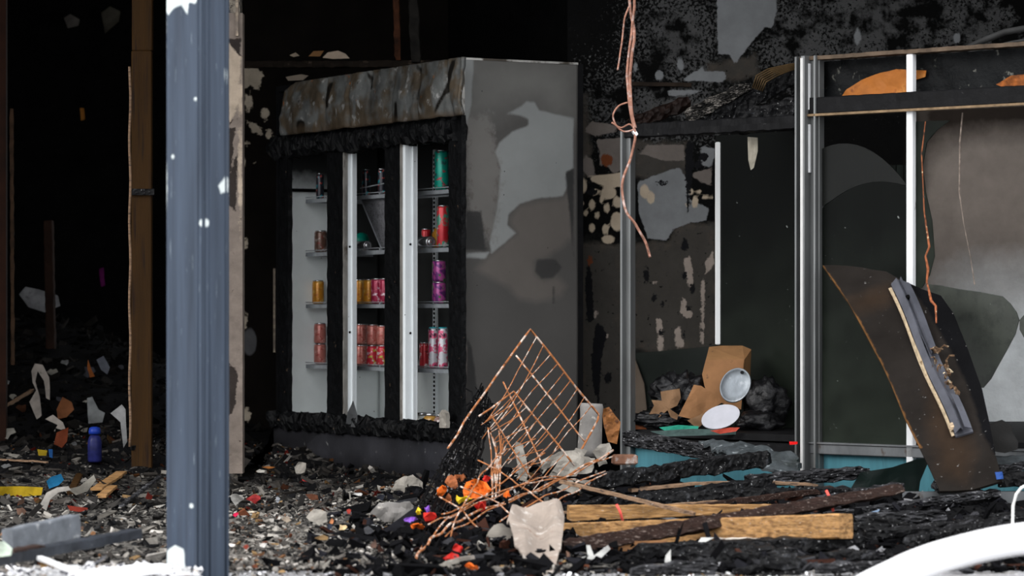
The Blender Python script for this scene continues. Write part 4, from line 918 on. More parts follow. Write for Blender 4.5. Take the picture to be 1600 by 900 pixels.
# ---------------------------------------------------------------- plaster and scrap between basket and window
PB2 = mat('streaked_plaster_bag', (.19, .18, .17), .8, vary=(9, .25), layers=[('noise', 20, .64, .04, (.5, .47, .42)), ('noise', 14, .65, .04, (.10, .09, .08))], bump=(30, .5, .006))
g = MB(); pb_ = at(921, 706, 13.0); g.lathe(pb_, [(.04, -.02), (.052, .01), (.05, .08), (.047, .15), (.05, .19), (.045, .205)], (0.05, 0, 1), 20); tag(g.build('plaster_roll', PB2, smooth=True), 'upright grey plaster-dusted roll right of the wire basket', 'roll')
sheet('rusty_scrap', [at(x, y, 13.0) for x, y in ((940, 640), (952, 636), (962, 650), (970, 660), (964, 694), (950, 690), (944, 668))], mat('orange_brown_scrap', (.22, .09, .03), .6, vary=(20, .5), layers=[('noise', 26, .6, .05, (.04, .02, .015))]), .012, .02, 18, 3, seed=3)
tag(bpy.data.objects['rusty_scrap'], 'orange-brown torn scrap between the plaster roll and the window post', 'scrap')
g = MB(); g.box(at(976, 718, 12.8), (.10, .07, .042), X=(1, .2, -.04), bev=.006); tag(g.build('brick_piece', mat('rust_brown_brick', (.17, .085, .055), .85, vary=(16, .5), layers=[('noise', 20, .6, .05, (.30, .27, .25))], bump=(30, .6, .01))), 'rust-brown brick piece at the foot of the window post', 'brick')
for k, (lab, Y, P, th_) in enumerate((
    ('white curled plaster flake right of the rods at the brick', 12.6, [(925, 706), (938, 694), (952, 692), (956, 700), (946, 716), (950, 724), (936, 730), (932, 716)], .008),
    ('grey-white plaster shard lying between basket and charred log', 12.4, [(862, 722), (905, 712), (930, 716), (925, 738), (880, 744), (860, 736)], .02),
    ('tall white plaster splinter inside the wire basket', 12.2, [(806, 690), (818, 696), (826, 740), (822, 752), (812, 750), (806, 715)], .015),
    ('pale broken tile leaning on the cooler plinth', 13.6, [(610, 770), (618, 752), (632, 744), (645, 742), (660, 754), (662, 768)], .02),
    ('dusty grey sheet bent under the black rack', 12.2, [(578, 802), (592, 786), (640, 784), (650, 800), (636, 818), (600, 816)], .01),
    ('square white plaster piece on the pale grey rubble', 11.6, [(478, 808), (490, 796), (510, 800), (511, 816), (498, 822)], .012),
    ('small white torn plaster on the dark heap by the jamb', 14.6, [(460, 730), (466, 722), (478, 724), (476, 738), (462, 740)], .012),
    ('large grey plaster slab leaning behind the rusty rods', 12.7, [(850, 748), (846, 720), (872, 706), (900, 704), (914, 718), (900, 744)], .02),
    ('curled pale flake hanging on the plaster slab behind the rods', 12.5, [(884, 716), (900, 700), (918, 704), (910, 716), (896, 726)], .008),
    ('dirty white shard lying below the plaster flakes', 12.2, [(870, 762), (892, 748), (925, 750), (920, 764), (890, 770)], .012),
    ('thin white strip lying under the splayed rusty rods', 10.3, [(680, 884), (700, 876), (740, 868), (742, 873), (702, 884)], .006),
    ('white chip beside the foot of the beige cloth', 10.0, [(760, 892), (772, 884), (788, 886), (784, 894)], .008),
    ('white flake in front of the plinth socket', 13.0, [(690, 740), (700, 735), (706, 745), (697, 752)], .01))):
    Y = min(Y, ground_hit(P[0][0], max(q[1] for q in P)) + .02)
    tag(sheet('plaster_piece', [at(x, y, Y) for x, y in P], PLAST if k != 4 else PB2, th_, .02, 14, 3, seed=k + 30, jag=.004), lab, 'plaster')
beam('black_bar', 600, 776, 12.8, 690, 776, 12.8, .03, .038, SOOT, 'flat black bar between the pale tile and the bent grey sheet', 'bar', rough=.002, seed=50)

# ---------------------------------------------------------------- leaning board with the light fitting on it
def bY(x, y): # the board leans back against the window: its top is further away
    return 12.05 + (765 - y) / 352 * .80 - (x - 1285) / 260 * .22
PTS = [(1285, 414), (1302, 413), (1345, 417), (1385, 424), (1402, 434), (1440, 452), (1470, 462), (1490, 490), (1512, 545), (1535, 610), (1546, 660), (1556, 712), (1566, 752), (1520, 764), (1468, 766), (1452, 730), (1432, 690), (1414, 655), (1392, 600), (1376, 565), (1352, 520), (1326, 474), (1304, 442)]
BRD = mat('scorched_fibreboard', (.0125, .0105, .0092), .75, vary=(3, .35), layers=[('rustp', 6, .05, .04, (.024, .015, .0095), .8), ('charp', 12, .02, .008, (.003, .003, .0035)), ('noise', 50, .70, .02, (.16, .155, .15)), ('edge', 20, .012, .004, (.13, .06, .02), .8)], bump=(26, .5, .006), spec=.03)
pts3 = [at(x, y, bY(x, y)) for x, y in PTS]
a_, b_, c_ = at(1302, 413, bY(1302, 413)), at(1468, 766, bY(1468, 766)), at(1546, 660, bY(1546, 660))
PBn = (b_ - a_).cross(c_ - a_).normalized()
PBR = Plane(a_, (b_ - a_)); PBR.b = PBn.cross(PBR.a).normalized(); PBR.n = PBn
pts3 = [PBR.hit(x, y) for x, y in PTS]
if PBR.n.y > 0: PBR.n = -PBR.n
bm_ = bmesh.new(); f_ = bm_.faces.new([bm_.verts.new(p) for p in pts3]); bmesh.ops.triangulate(bm_, faces=[f_])
for _ in range(5):
    le = [e for e in bm_.edges if e.calc_length() > .018]
    if le: bmesh.ops.subdivide_edges(bm_, edges=le, cuts=1)
    bmesh.ops.triangulate(bm_, faces=[f for f in bm_.faces if len(f.verts) > 3])
for v in bm_.verts: v.co += PBR.n * (.01 * noise.noise(v.co * 3) + .003 * noise.noise(v.co * 20))
g = thicken(bm_, -PBR.n * .012)
board = empty('fallen_board', tuple(PBR.hit(1505, 765)), 'large scorched brown panel with a grey light fitting on it, leaning on the shopfront', 'panel')
g.build('board', BRD, board, smooth=False, paints=[('charp', PBR, [[(1398, 424), (1440, 445), (1480, 460), (1560, 640), (1560, 720), (1540, 690), (1528, 650), (1510, 600), (1470, 520), (1440, 470), (1410, 440)]]),
    ('rustp', PBR, [[(1455, 560), (1490, 640), (1520, 700), (1510, 755), (1470, 740), (1450, 660)], ('e', 1360, 470, 30, 25)]),
    ('edge', PBR, [[(1285, 414), (1304, 438), (1352, 516), (1376, 560), (1414, 650), (1440, 700), (1432, 702), (1392, 606), (1370, 570), (1320, 474)]])])
FIXM = mat('scorched_grey_fitting', (.085, .088, .105), .5, .15, vary=(7, .3), layers=[('noise', 22, .68, .03, (.05, .035, .03))])
def along(t, w, off): # t down the fitting, w across in metres, off from the board
    p = PBR.hit(1406 + (1506 - 1406) * t, 448 + (682 - 448) * t); d = (PBR.hit(1506, 682) - PBR.hit(1406, 448)).normalized(); s = d.cross(PBR.n).normalized()
    if s.x < 0: s = -s
    return p + s * w + PBR.n * off
def strip(g, w0, w1, o0, o1, t0=0., t1=1., th_=.004, n=16, tw=0.):
    vs = []; fs = []
    for i in range(n + 1):
        t = t0 + (t1 - t0) * i / n; k = .004 * math.sin(t * 9) + tw * math.exp(-((t - .48) / .09) ** 2)
        for (w, o) in ((w0, o0), (w1, o1), (w1, o1 - th_), (w0, o0 - th_)): vs.append(along(t, w + k, o + k))
    for i in range(n):
        for k in range(4): fs.append((i * 4 + k, i * 4 + (k + 1) % 4, (i + 1) * 4 + (k + 1) % 4, (i + 1) * 4 + k))
    fs += [(3, 2, 1, 0), tuple(n * 4 + k for k in range(4))]; g.add(vs, fs)
g = MB(); strip(g, -.034, -.008, .03, .058); strip(g, -.008, .002, .058, .036, tw=.006); strip(g, .002, .012, .036, .058, 0, .5); strip(g, .012, .038, .058, .03, .03, .47); strip(g, .008, .036, .054, .032, .78, 1.0); strip(g, -.034, .038, .012, .012, 0, 1., .01)
fx = g.build('light_fitting', FIXM, board)
g = MB(); strip(g, -.046, -.038, .02, .03, .02, .97, .004, 24, .004); strip(g, -.048, -.036, .012, .012, .0, .99, .004, 24); g.build('cream_edge', mat('yellowed_edge', (.42, .33, .22), .6, vary=(30, .4), layers=[('noise', 30, .6, .05, (.10, .06, .03))]), board)
g = MB(); g.lathe(along(.13, .006, .046), [(.009, 0), (.009, .012)], PBR.n, 12); g.build('cable_hole', SOOT, board)
g = MB()
for k in range(16):
    t = .46 + .34 * R.random(); p = along(t, R.uniform(.01, .05), .035); q = p + Vector((R.uniform(-.03, .03), -.02, R.uniform(-.04, .03))); g.tube([p, p.lerp(q, .5) + PBR.n * .015, q], R.uniform(.002, .005), 5)
for k in range(10): g.chip(along(.48 + .3 * R.random(), R.uniform(.02, .045), .04), .012, .008, .010, R, None)
g.build('burnt_wiring', mat('burnt_wiring', (.10, .06, .035), .6, vary=(60, .7), layers=[('noise', 40, .58, .04, (.45, .36, .24))]), board)
g = MB(); g.lathe(along(.95, -.03, .02), [(.014, 0), (.018, .01), (.012, .02)], PBR.n, 12); g.build('end_cap', mat('end_cap', (.4, .3, .2), .5, vary=(60, .5)), board)
# melted cable hanging in front of the board
g = MB(); Pc = [(1452, 386, 12.6), (1446, 400, 12.6), (1450, 420, 12.55), (1448, 440, 12.5), (1455, 470, 12.42), (1462, 478, 12.4), (1463, 505, 12.36)]
g.tube([at(1446, 190, 12.75), at(1440, 240, 12.75), at(1444, 330, 12.7)] + [at(*p) for p in Pc], [.002, .003, .003, .005, .004, .006, .004, .006, .005, .003], 7)
tag(g.build('melted_cable', mat('melted_orange_cable', (.22, .07, .03), .5, vary=(60, .6), layers=[('noise', 40, .58, .04, (.012, .012, .012)), ('noise', 55, .66, .03, (.5, .4, .25))])), 'melted orange-black cable hanging down over the leaning panel', 'cable')
g = MB(); g.tube([at(1504, 176, 12.72), at(1500, 220, 12.73), at(1499, 300, 12.73), at(1506, 350, 12.73), at(1516, 400, 12.73), at(1523, 445, 12.73)], [.003, .004, .004, .002, .002, .003], 6)
tag(g.build('dangling_wire', mat('pale_wire', (.16, .13, .11), .6, vary=(40, .6))), 'thin pale wire dangling in front of the beige wall at the right', 'wire')
sheet('torn_panel_corner', [at(x, y, 12.25) for x, y in ((1540, 665), (1556, 659), (1566, 656), (1580, 664), (1583, 676), (1591, 690), (1590, 702), (1570, 708), (1545, 704), (1538, 696))], mat('torn_dark_board', (.016, .0155, .015), .7, vary=(5, .25), bump=(20, .4, .004)), .012, .008, 8, 3, seed=2)
tag(bpy.data.objects['torn_panel_corner'], 'torn dark grey board corner sticking out right of the leaning panel', 'board')
beam('sill_plank', 1550, 722, 12.3, 1640, 722, 12.3, .05, .05, SLAB, 'dark grey plank across the sill at the right edge', rough=.004, seed=52)
beam('charred_branch', 1462, 762, 11.95, 1600, 728, 12.1, .05, .035, CHARG, 'charred lump of framing resting on the foot of the leaning panel', rough=.022, seed=53)
beam('charred_stub', 1560, 752, 12.0, 1640, 742, 12.0, .05, .05, CHAR, 'charred stub on the steel channel at the right edge', rough=.014, seed=54)
tag(sheet('blue_scrap', [at(x, y, 11.85) for x, y in ((1555, 738), (1566, 737), (1568, 748), (1557, 749))], mat('blue_plastic', (.02, .06, .22), .4), .01, .01, 20, 2), 'small blue plastic scrap on the charred framing at the panel foot', 'scrap')
tag(sheet('blue_white_scrap', [at(x, y, 11.4) for x, y in ((1356, 802), (1374, 796), (1377, 810), (1360, 814))], mat('pale_blue_plastic', (.20, .28, .40), .4), .008, .01, 20, 2), 'small pale blue scrap right of the timber end grain', 'scrap')

# ================================================================ INSIDE THE WINDOW DISPLAY
dz = .3135
def dfloor(px, Y): return Vector(((px - 800) / FPX * Y, Y, dz))
# dented cardboard box
bx_ = empty('cardboard_box', tuple(dfloor(1136, 13.95)), 'dented brown cardboard box standing behind the oval lid in the window', 'box')
bt = lambda x, y, Y=13.9: at(x, y, Y)
g = MB(); front = [bt(1103, 562), bt(1163, 562), bt(1158, 640), bt(1106, 622), bt(1100, 600), bt(1097, 585)]; g.prism(front, (0.01, .16, .0)); g.build('body', CARD, bx_)
g = MB(); g.prism([bt(1103, 562), bt(1108, 542, 14.0), bt(1128, 540, 14.02), bt(1160, 540, 14.05), bt(1174, 546, 14.05), bt(1163, 562)], (0, .012, -.01)); g.prism([bt(1163, 562, 13.88), bt(1174, 546, 14.04), bt(1172, 590, 14.0), bt(1158, 600, 13.88)], (.0, .02, 0)); g.build('flap', mat('shaded_cardboard', (.22, .115, .05), .8, vary=(8, .25), layers=[('noise', 14, .66, .04, (.05, .03, .02))]), bx_)
# oval metal lid
p = at(1149, 602, 13.68); Zv = Vector((-.1, -.93, .25)).normalized(); X_ = Vector((.45, 0, .9)); X_ = (X_ - Zv * X_.dot(Zv)).normalized(); Y_ = Zv.cross(X_)
lid = empty('oval_lid', (p.x, p.y, p.z - .08), 'shiny dented oval metal lid propped against the cardboard box', 'lid')
vs = []; fs = []; sg = 36; prof = [(1, -.008), (1, .004), (.94, .006), (.88, -.001), (.45, -.0), (.05, .001)]
for (k_, o_) in prof: vs += [p + X_ * math.cos(6.2832 * i / sg) * .082 * k_ + Y_ * math.sin(6.2832 * i / sg) * .066 * k_ + Zv * (o_ + .003 * noise.noise(Vector((i * .35, k_ * 4, 0)))) for i in range(sg)]
for j in range(len(prof) - 1):
    for i in range(sg): fs.append((j * sg + i, j * sg + (i + 1) % sg, (j + 1) * sg + (i + 1) % sg, (j + 1) * sg + i))
fs += [tuple(range(sg)), tuple((len(prof) - 1) * sg + i for i in range(sg))]
MB().add(vs, fs).build('disc', mat('scratched_tin', (.20, .22, .24), .4, .4, vary=(9, .4), layers=[('noise', 12, .60, .06, (.42, .44, .46)), ('noise', 20, .66, .04, (.12, .13, .14))], stretch=(1, 1, .6), bump=(30, .4, .004)), lid, smooth=True)
g = MB(); q = p + X_ * .065 + Zv * .005; g.lathe(q, [(.008, 0), (.007, .004)], Zv, 12); g.build('button', SOOTG, lid)
# white oval card
p = at(1126, 651, 13.60); vs = [p + Vector((math.cos(t) * .085, math.sin(t) * .03, math.sin(t) * .05 + math.cos(t) * .018)) for t in [6.2832 * i / 28 for i in range(28)]]
g = MB(); g.prism(vs, (0, .004, -.003)); tag(g.build('white_card', PAPER), 'clean white oval card lying below the oval metal lid', 'card')
BP = mat('brown_paper', (.19, .11, .06), .85, vary=(9, .3), layers=[('noise', 20, .66, .04, (.06, .035, .02))], bump=(14, .3, .006))
for k, (lab, Y, P) in enumerate((
    ('torn brown cardboard piece at the left of the display heap', 13.85, [(1012, 652), (1022, 634), (1018, 625), (1034, 626), (1032, 612), (1062, 607), (1064, 622), (1058, 634), (1044, 640), (1030, 652)]),
    ('folded brown cardboard sheet in the middle of the display heap', 13.75, [(1060, 650), (1075, 620), (1084, 601), (1096, 603), (1112, 614), (1132, 626), (1112, 640), (1086, 656)]),
    ('small curled brown paper between the two larger cardboard pieces', 13.8, [(1040, 634), (1048, 640), (1060, 648), (1058, 656), (1048, 652)]),
    ('brown paper edge under the white card', 13.66, [(1074, 657), (1112, 640), (1134, 630), (1138, 640), (1112, 650), (1090, 670)]))):
    tag(sheet('torn_cardboard', [at(x, y, Y) for x, y in P], BP if k != 1 else CARD, .004, .018, 9, 3, seed=k + 60), lab, 'cardboard')
BAG = mat('black_plastic_bag', (.005, .005, .006), .35, vary=(20, .5), layers=[('noise', 22, .66, .04, (.05, .05, .055))], bump=(14, .8, .02), spec=.3)
def blob(name, c, r, label, cat, m, amp=.25, f=7, seed=0):
    bm = bmesh.new(); bmesh.ops.create_icosphere(bm, subdivisions=4, radius=1)
    for v in bm.verts:
        n0 = v.co.normalized(); v.co = Vector((n0.x * r[0], n0.y * r[1], n0.z * r[2])) * (1 + amp * noise.noise(n0 * f * .4 + Vector((seed, 0, 0))) + amp * .5 * noise.noise(n0 * f + Vector((seed, 2, 0)))) + Vector(c)
    g = MB(); bm.verts.index_update(); g.add([v.co.copy() for v in bm.verts], [tuple(v.index for v in f_.verts) for f_ in bm.faces]); bm.free()
    return tag(g.build(name, m, smooth=True), label, cat)
blob('black_bag', at(1198, 630, 13.95), (.10, .07, .11), 'crumpled shiny black plastic bag right of the oval lid', 'bag', BAG, .3, 5, 1)
blob('charred_bundle', at(1185, 660, 13.80), (.10, .06, .05), 'low charred bundle in front of the black bag', 'bundle', BAG, .3, 5, 2)
blob('charred_bundle', at(1062, 618, 14.0), (.12, .08, .10), 'black burnt bundle behind the folded cardboard sheet', 'bundle', BAG, .6, 9, 3)
blob('charred_bundle', at(1036, 655, 13.9), (.13, .06, .04), 'flat burnt bundle under the torn cardboard at the left post', 'bundle', BAG, .5, 9, 4)
blob('charred_bundle', at(1340, 676, 13.3), (.12, .06, .04), 'low heap of burnt stock behind the middle pane', 'bundle', CHARG, .7, 12, 5)
for k, (lab, Y, P, c) in enumerate((
    ('flat teal green folder edge on the display floor', 13.55, [(1030, 668), (1060, 664), (1092, 666), (1090, 672), (1040, 674)], (.02, .22, .15)),
    ('dark green flat packet under the white card', 13.5, [(1016, 674), (1080, 670), (1150, 672), (1150, 679), (1040, 682)], (.05, .08, .075)),
    ('red and teal printed packet below the white card', 13.45, [(1110, 673), (1140, 668), (1156, 668), (1150, 674), (1125, 678)], (.35, .05, .03)),
    ('bright red scrap at the left of the aluminium corner post', 13.15, [(1233, 690), (1246, 690), (1246, 694), (1234, 695)], (.7, .01, .01)),
    ('reddish brown scrap at the foot of the left window post', 13.9, [(988, 664), (1000, 660), (1012, 672), (992, 674)], (.2, .06, .02)))):
    tag(sheet('flat_packet', [at(x, y, Y) for x, y in P], mat('flat_packet_%d' % k, c, .5, vary=(30, .3)), .006, .006, 20, 2, seed=k), lab, 'packet')

# ================================================================ OVER THE WINDOW: fallen joists, torn sheet, wires
Yt = 13.9
beam('charred_rafter', 1074, 182, 13.7, 1170, 134, 13.8, .07, .05, mat('silver_char', (.02, .019, .018), .5, vary=(20, .5), layers=[('noise', 16, .54, .06, (.17, .155, .14)), ('noise', 10, .60, .05, (.004, .004, .004))], stretch=(2, 1, 4), bump=(35, 1, .02, 1)), 'silvery charred rafter end resting on the window head', rough=.012, seed=60, taper=(1.2, .8))
beam('thin_batten', 975, 131, 14.94, 1080, 133, 14.94, .03, .02, mat('sooty_batten', (.014, .009, .006), .7, vary=(20, .6)), 'thin sooty horizontal batten behind the hanging wires', rough=.002, seed=61)
beam('burnt_purlin', 1085, 200, 13.75, 1255, 112, 13.9, .09, .07, CHAR, 'thick black burnt purlin below the silvery rafter', rough=.014, seed=62)
beam('black_stump', 1150, 195, 13.55, 1250, 165, 13.5, .12, .09, CHAR, 'black burnt stump heaped on the head beside the corner post', rough=.022, seed=63)
beam('burnt_joist', 985, 196, 13.9, 1075, 160, 13.95, .08, .06, mat('red_char', (.008, .004, .003), .6, vary=(16, .6), bump=(35, .9, .02, 1)), 'reddish black burnt joist left of the silvery rafter', rough=.014, seed=64)
g = MB()
for k in range(6):
    g.tube([at(1176 + k * 3, 138 + k, 13.7), at(1182 + k * 3, 118 + k * 2, 13.7), at(1200 + k * 3, 108 + k * 2, 13.72), at(1232, 101 + k * 2, 13.75), at(1258, 98 + k, 13.8)], .004, 6)
tag(g.build('brown_cables', mat('brown_cable', (.045, .028, .012), .55, vary=(20, .6)), smooth=True), 'bunch of brown cables arching over the silvery rafter', 'cables')
g = MB(); g.tube([at(1480, 88, 12.85), at(1530, 66, 12.8), at(1570, 50, 12.75), at(1640, 38, 12.7)], [.006, .014, .014, .014], 8); g.tube([at(1480, 92, 12.85), at(1530, 78, 12.8), at(1580, 66, 12.75), at(1640, 56, 12.7)], .006, 8)
tag(g.build('grey_conduit', mat('grey_conduit', (.022, .022, .022), .6, vary=(10, .4)), smooth=True), 'grey conduit sweeping up to the right above the window head', 'conduit')
sheet('torn_flap', [at(x, y, 13.5) for x, y in ((1168, 214), (1184, 215), (1184, 236), (1178, 262), (1173, 266), (1169, 250))], mat('cream_torn_flap', (.34, .31, .25), .7, vary=(12, .4), stretch=(4, 1, 1)), .004, .01, 14, 3)
tag(bpy.data.objects['torn_flap'], 'cream torn strip hanging from the head into the dark pane', 'strip')
# hanging copper-pink wires
WPK = mat('bare_copper_pink_wire', (.28, .14, .10), .5, .2, vary=(30, .5), layers=[('noise', 26, .58, .05, (.42, .31, .28)), ('noise', 18, .66, .04, (.10, .045, .03))])
hw = empty('hanging_wires', tuple(at(985, 200, 13.0)), 'twisted pinkish bare wires hanging from the ceiling beside the cooler', 'wires')
def strand(pts, r, name='strand'):
    g = MB(); P = [at(x, y, Y) for x, y, Y in pts]; out = []
    for i in range(len(P) - 1):
        a, b = P[max(i - 1, 0)], P[min(i + 2, len(P) - 1)]
        for k in range(6):
            t = k / 6; out.append(.5 * ((2 * P[i]) + (P[i + 1] - a) * t + (2 * a - 5 * P[i] + 4 * P[i + 1] - b) * t * t + (3 * P[i] - a - 3 * P[i + 1] + b) * t ** 3))
    out.append(P[-1]); out = [p + noise.noise_vector(p * 12) * .004 for p in out]; g.tube(out, r, 7); g.build(name, WPK, hw, smooth=True)
Yw = 13.0; ztop = at(0, 0, Yw); 
strand([(990, -525, Yw), (989, -260, Yw), (989, -60, Yw), (991, 0, Yw), (988, 40, Yw), (983, 80, Yw), (980, 120, Yw), (983, 160, Yw), (990, 195, Yw), (992, 214, Yw), (986, 245, Yw), (974, 280, Yw), (972, 300, Yw), (978, 330, Yw), (992, 350, Yw), (1008, 378, Yw), (1016, 402, Yw)], .0062)
strand([(985, -525, Yw), (985, -260, Yw), (983, -50, Yw), (984, 10, Yw + .01), (991, 50, Yw), (987, 90, Yw - .01), (984, 130, Yw), (987, 170, Yw), (993, 200, Yw)], .0068)
strand([(982, 10, Yw), (976, 30, Yw), (972, 60, Yw), (968, 90, Yw), (965, 110, Yw)], .004)
strand([(981, 160, Yw), (967, 165, Yw), (958, 180, Yw), (962, 196, Yw), (975, 206, Yw), (990, 202, Yw), (984, 194, Yw), (970, 200, Yw), (955, 192, Yw)], .004)
g = MB(); g.chip(at(992, 208, Yw), .014, .012, .018, R, None); g.build('clip', mat('pale_clip', (.6, .58, .58), .5), hw)

# ================================================================ LEFT: the dark room
STUD = mat('scorched_stud', (.030, .0135, .0028), .7, vary=(3, .3), layers=[('noise', 6, .60, .08, (.01, .005, .003))], stretch=(8, 4, .5), bump=(20, .4, .005))
g = MB(); a = at(222, 500, 14.8); g.box((a.x, 14.8, 1.05), (.098, .05, 2.1), bev=.004); g.box((a.x, 14.82, 2.45), (.098, .05, .7), bev=.004)
st = tag(g.build('wall_stud', STUD), 'brown scorched timber stud standing left of the steel column', 'stud')
g = MB(); a = at(222, 300, 14.77); g.box((a.x, 14.765, a.z), (.12, .02, .03)); g.build('nogging', CHAR, st)
g = MB(); a = at(203, 400, 14.7); g.tube([at(203, y, 14.7) + Vector((.003 * math.sin(y * .05), 0, 0)) for y in range(104, 720, 22)], .0065, 6); tag(g.build('pale_edge_strip', LATH, smooth=True), 'thin pale strip running up beside the brown stud', 'strip')
beam('burnt_post', 18, 170, 16.5, 20, 570, 16.5, .02, .02, mat('dim_brown', (.04, .022, .012), .7, vary=(10, .7)), 'thin pale-edged burnt post at the far left', rough=.005, seed=70, roll=.2)
g = MB(); g.box((at(3, 400, 16).x, 16, 1.4), (.05, .05, 2.8)); tag(g.build('red_brown_post', mat('red_brown', (.016, .005, .002), .7, vary=(4, .6))), 'reddish brown upright post at the left edge', 'post')
beam('inner_post', 76, 345, 17.5, 80, 545, 17.5, .07, .05, mat('deep_red_brown', (.010, .004, .002), .8, vary=(5, .6)), 'dim red-brown post inside the dark room', rough=.004, seed=71)
for k, (lab, Y, P, c) in enumerate((
    ('cream looped strip standing in the dark heap', 16.8, [(48, 580), (54, 568), (66, 570), (76, 590), (78, 625), (72, 622), (68, 595), (58, 580), (54, 596), (62, 620), (66, 650), (58, 655), (46, 628), (56, 610), (50, 598)], (.40, .35, .31)),
    ('dim white crumpled papers at the top of the far heap', 18.0, [(30, 460), (40, 448), (60, 452), (90, 462), (94, 478), (70, 488), (45, 480)], (.22, .22, .23)),
    ('orange-brown rag on the left heap', 16.6, [(88, 640), (98, 620), (112, 628), (116, 640), (104, 652), (90, 655)], (.24, .09, .035)),
    ('cream curled scrap below the orange-brown rag', 16.2, [(70, 655), (82, 648), (98, 660), (102, 670), (84, 674), (90, 664)], (.45, .40, .35)),
    ('pale grey hanging sheet beside the pale edge strip', 16.4, [(136, 622), (144, 620), (154, 640), (164, 645), (160, 660), (138, 662)], (.26, .27, .27)),
    ('white torn sheet right of the pale grey sheet', 16.0, [(172, 646), (190, 632), (196, 640), (198, 690), (192, 700), (188, 660)], (.36, .36, .36)),
    ('orange scrap hanging above the blue bottle', 16.6, [(137, 562), (142, 576), (148, 588), (140, 590), (136, 576)], (.30, .09, .02)),
    ('grey torn sheet high beside the orange scrap', 16.8, [(150, 562), (162, 556), (172, 574), (168, 585), (158, 578)], (.14, .15, .18)),
    ('deep red scrap under the orange-brown rag', 16.0, [(88, 676), (106, 668), (104, 690), (96, 700), (84, 694)], (.16, .035, .012)),
    ('blue wrapper on the heap left of the column', 14.6, [(72, 752), (80, 745), (96, 740), (100, 750), (92, 758), (76, 764)], (.02, .20, .42)),
    ('bright yellow flat strip at the left edge', 14.2, [(-10, 760), (30, 760), (66, 762), (64, 774), (30, 776), (-10, 774)], (.42, .28, .01)),
    ('white torn sheet curling over the grey rubble', 14.2, [(62, 790), (72, 770), (88, 762), (106, 760), (110, 766), (90, 770), (78, 780), (72, 798)], (.48, .45, .41)),
    ('pale rag strip leading up to the brown planks', 14.4, [(106, 764), (124, 760), (146, 742), (150, 750), (136, 768), (118, 774)], (.30, .28, .24)),
    ('red and white torn carton piece', 13.4, [(104, 790), (118, 792), (136, 794), (134, 802), (108, 798)], (.35, .05, .03)),
    ('yellow scrap among the dark stock', 15.4, [(58, 702), (74, 704), (72, 712), (60, 712)], (.35, .24, .01)),
    ('tiny blue scrap beside the yellow scrap', 15.3, [(76, 702), (82, 702), (82, 716), (77, 714)], (.02, .10, .30)),
    ('magenta scrap hanging in the dark room', 18.5, [(155, 420), (162, 418), (164, 446), (158, 448)], (.16, .01, .12)),
    ('pale peeled paper high on the dark wall', 18.8, [(100, 28), (110, 22), (124, 30), (122, 40), (106, 44)], (.10, .09, .08)),
    ('dim peeled patch near the top of the dark room', 18.8, [(158, 20), (172, 10), (188, 18), (186, 34), (164, 52)], (.10, .09, .07)),
    ('amber glint on the wall inside the dark room', 18.8, [(125, 169), (131, 169), (132, 186), (126, 188)], (.45, .18, .03)))):
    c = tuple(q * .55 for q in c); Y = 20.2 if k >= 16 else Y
    gy = ground_hit(P[0][0], max(q[1] for q in P)); Y = Y if k >= 16 else min(Y, gy)
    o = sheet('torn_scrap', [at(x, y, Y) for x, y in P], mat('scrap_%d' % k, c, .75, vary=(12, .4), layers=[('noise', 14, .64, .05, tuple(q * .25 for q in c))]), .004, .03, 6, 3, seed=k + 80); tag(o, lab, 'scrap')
for k, (x0, y0, Ya, x1, y1, Yb, w, h, m, lab) in enumerate((
    (150, 765, 14.2, 190, 738, 14.6, .05, .012, WOOD, 'short orange-brown plank scrap on the heap left of the column'),
    (158, 776, 14.0, 176, 760, 14.3, .04, .012, WOOD, 'smaller brown plank chip below the orange-brown plank scrap'),
    (110, 770, 14.4, 124, 742, 14.7, .03, .012, STUD, 'dark brown sliver between the pale rag and brown planks'),
    (0, 640, 16.5, 50, 610, 17.0, .02, .014, LATH, 'pale slat leaning at the left edge of the heap'),
    (0, 718, 15.4, 74, 722, 15.2, .02, .008, LATH, 'thin pale rail lying across the left heap'),
    (205, 700, 14.8, 250, 688, 14.9, .02, .02, CHAR, 'black burnt branch at the foot of the brown stud'),
    (190, 790, 13.3, 250, 745, 13.9, .02, .012, CHARG, 'grey burnt lath leaning toward the steel column'))):
    Ya, Yb = ground_hit(x0, y0, Ya) - .03, ground_hit(x1, y1, Yb) - .03
    beam('plank_scrap', x0, y0, Ya, x1, y1, Yb, w, h, m, lab, 'plank', rough=.004, seed=k + 90)
r4 = random.Random(9); dim = []
for k in range(14):
    x = r4.uniform(0, 196); y = r4.uniform(560, 735); Y = ground_hit(x, y); s_ = r4.uniform(5, 13) * 16 / Y
    P = [at(x + s_ * math.cos(t) * r4.uniform(.3, 1.2), y - s_ * .4 + s_ * .9 * math.sin(t) * r4.uniform(.3, 1.1), Y - .04) for t in [i * .785 for i in range(8)]]
    c = r4.choice(((.10, .10, .10), (.16, .15, .13), (.05, .02, .01), (.09, .04, .015), (.03, .03, .035), (.22, .21, .19)))
    dim.append((x, sheet('dim_scrap', P, mat('dim_scrap_%d' % k, c, .8, vary=(16, .5)), .005, .04, 9, 3, seed=k + 300)))
for i, (x, o) in enumerate(sorted(dim, key=lambda q: q[0])): tag(o, 'dim crumpled scrap, %s from the left on the dark heap left of the stud' % ORD[i], 'scrap', 'dim crumpled scraps on the dark heap')
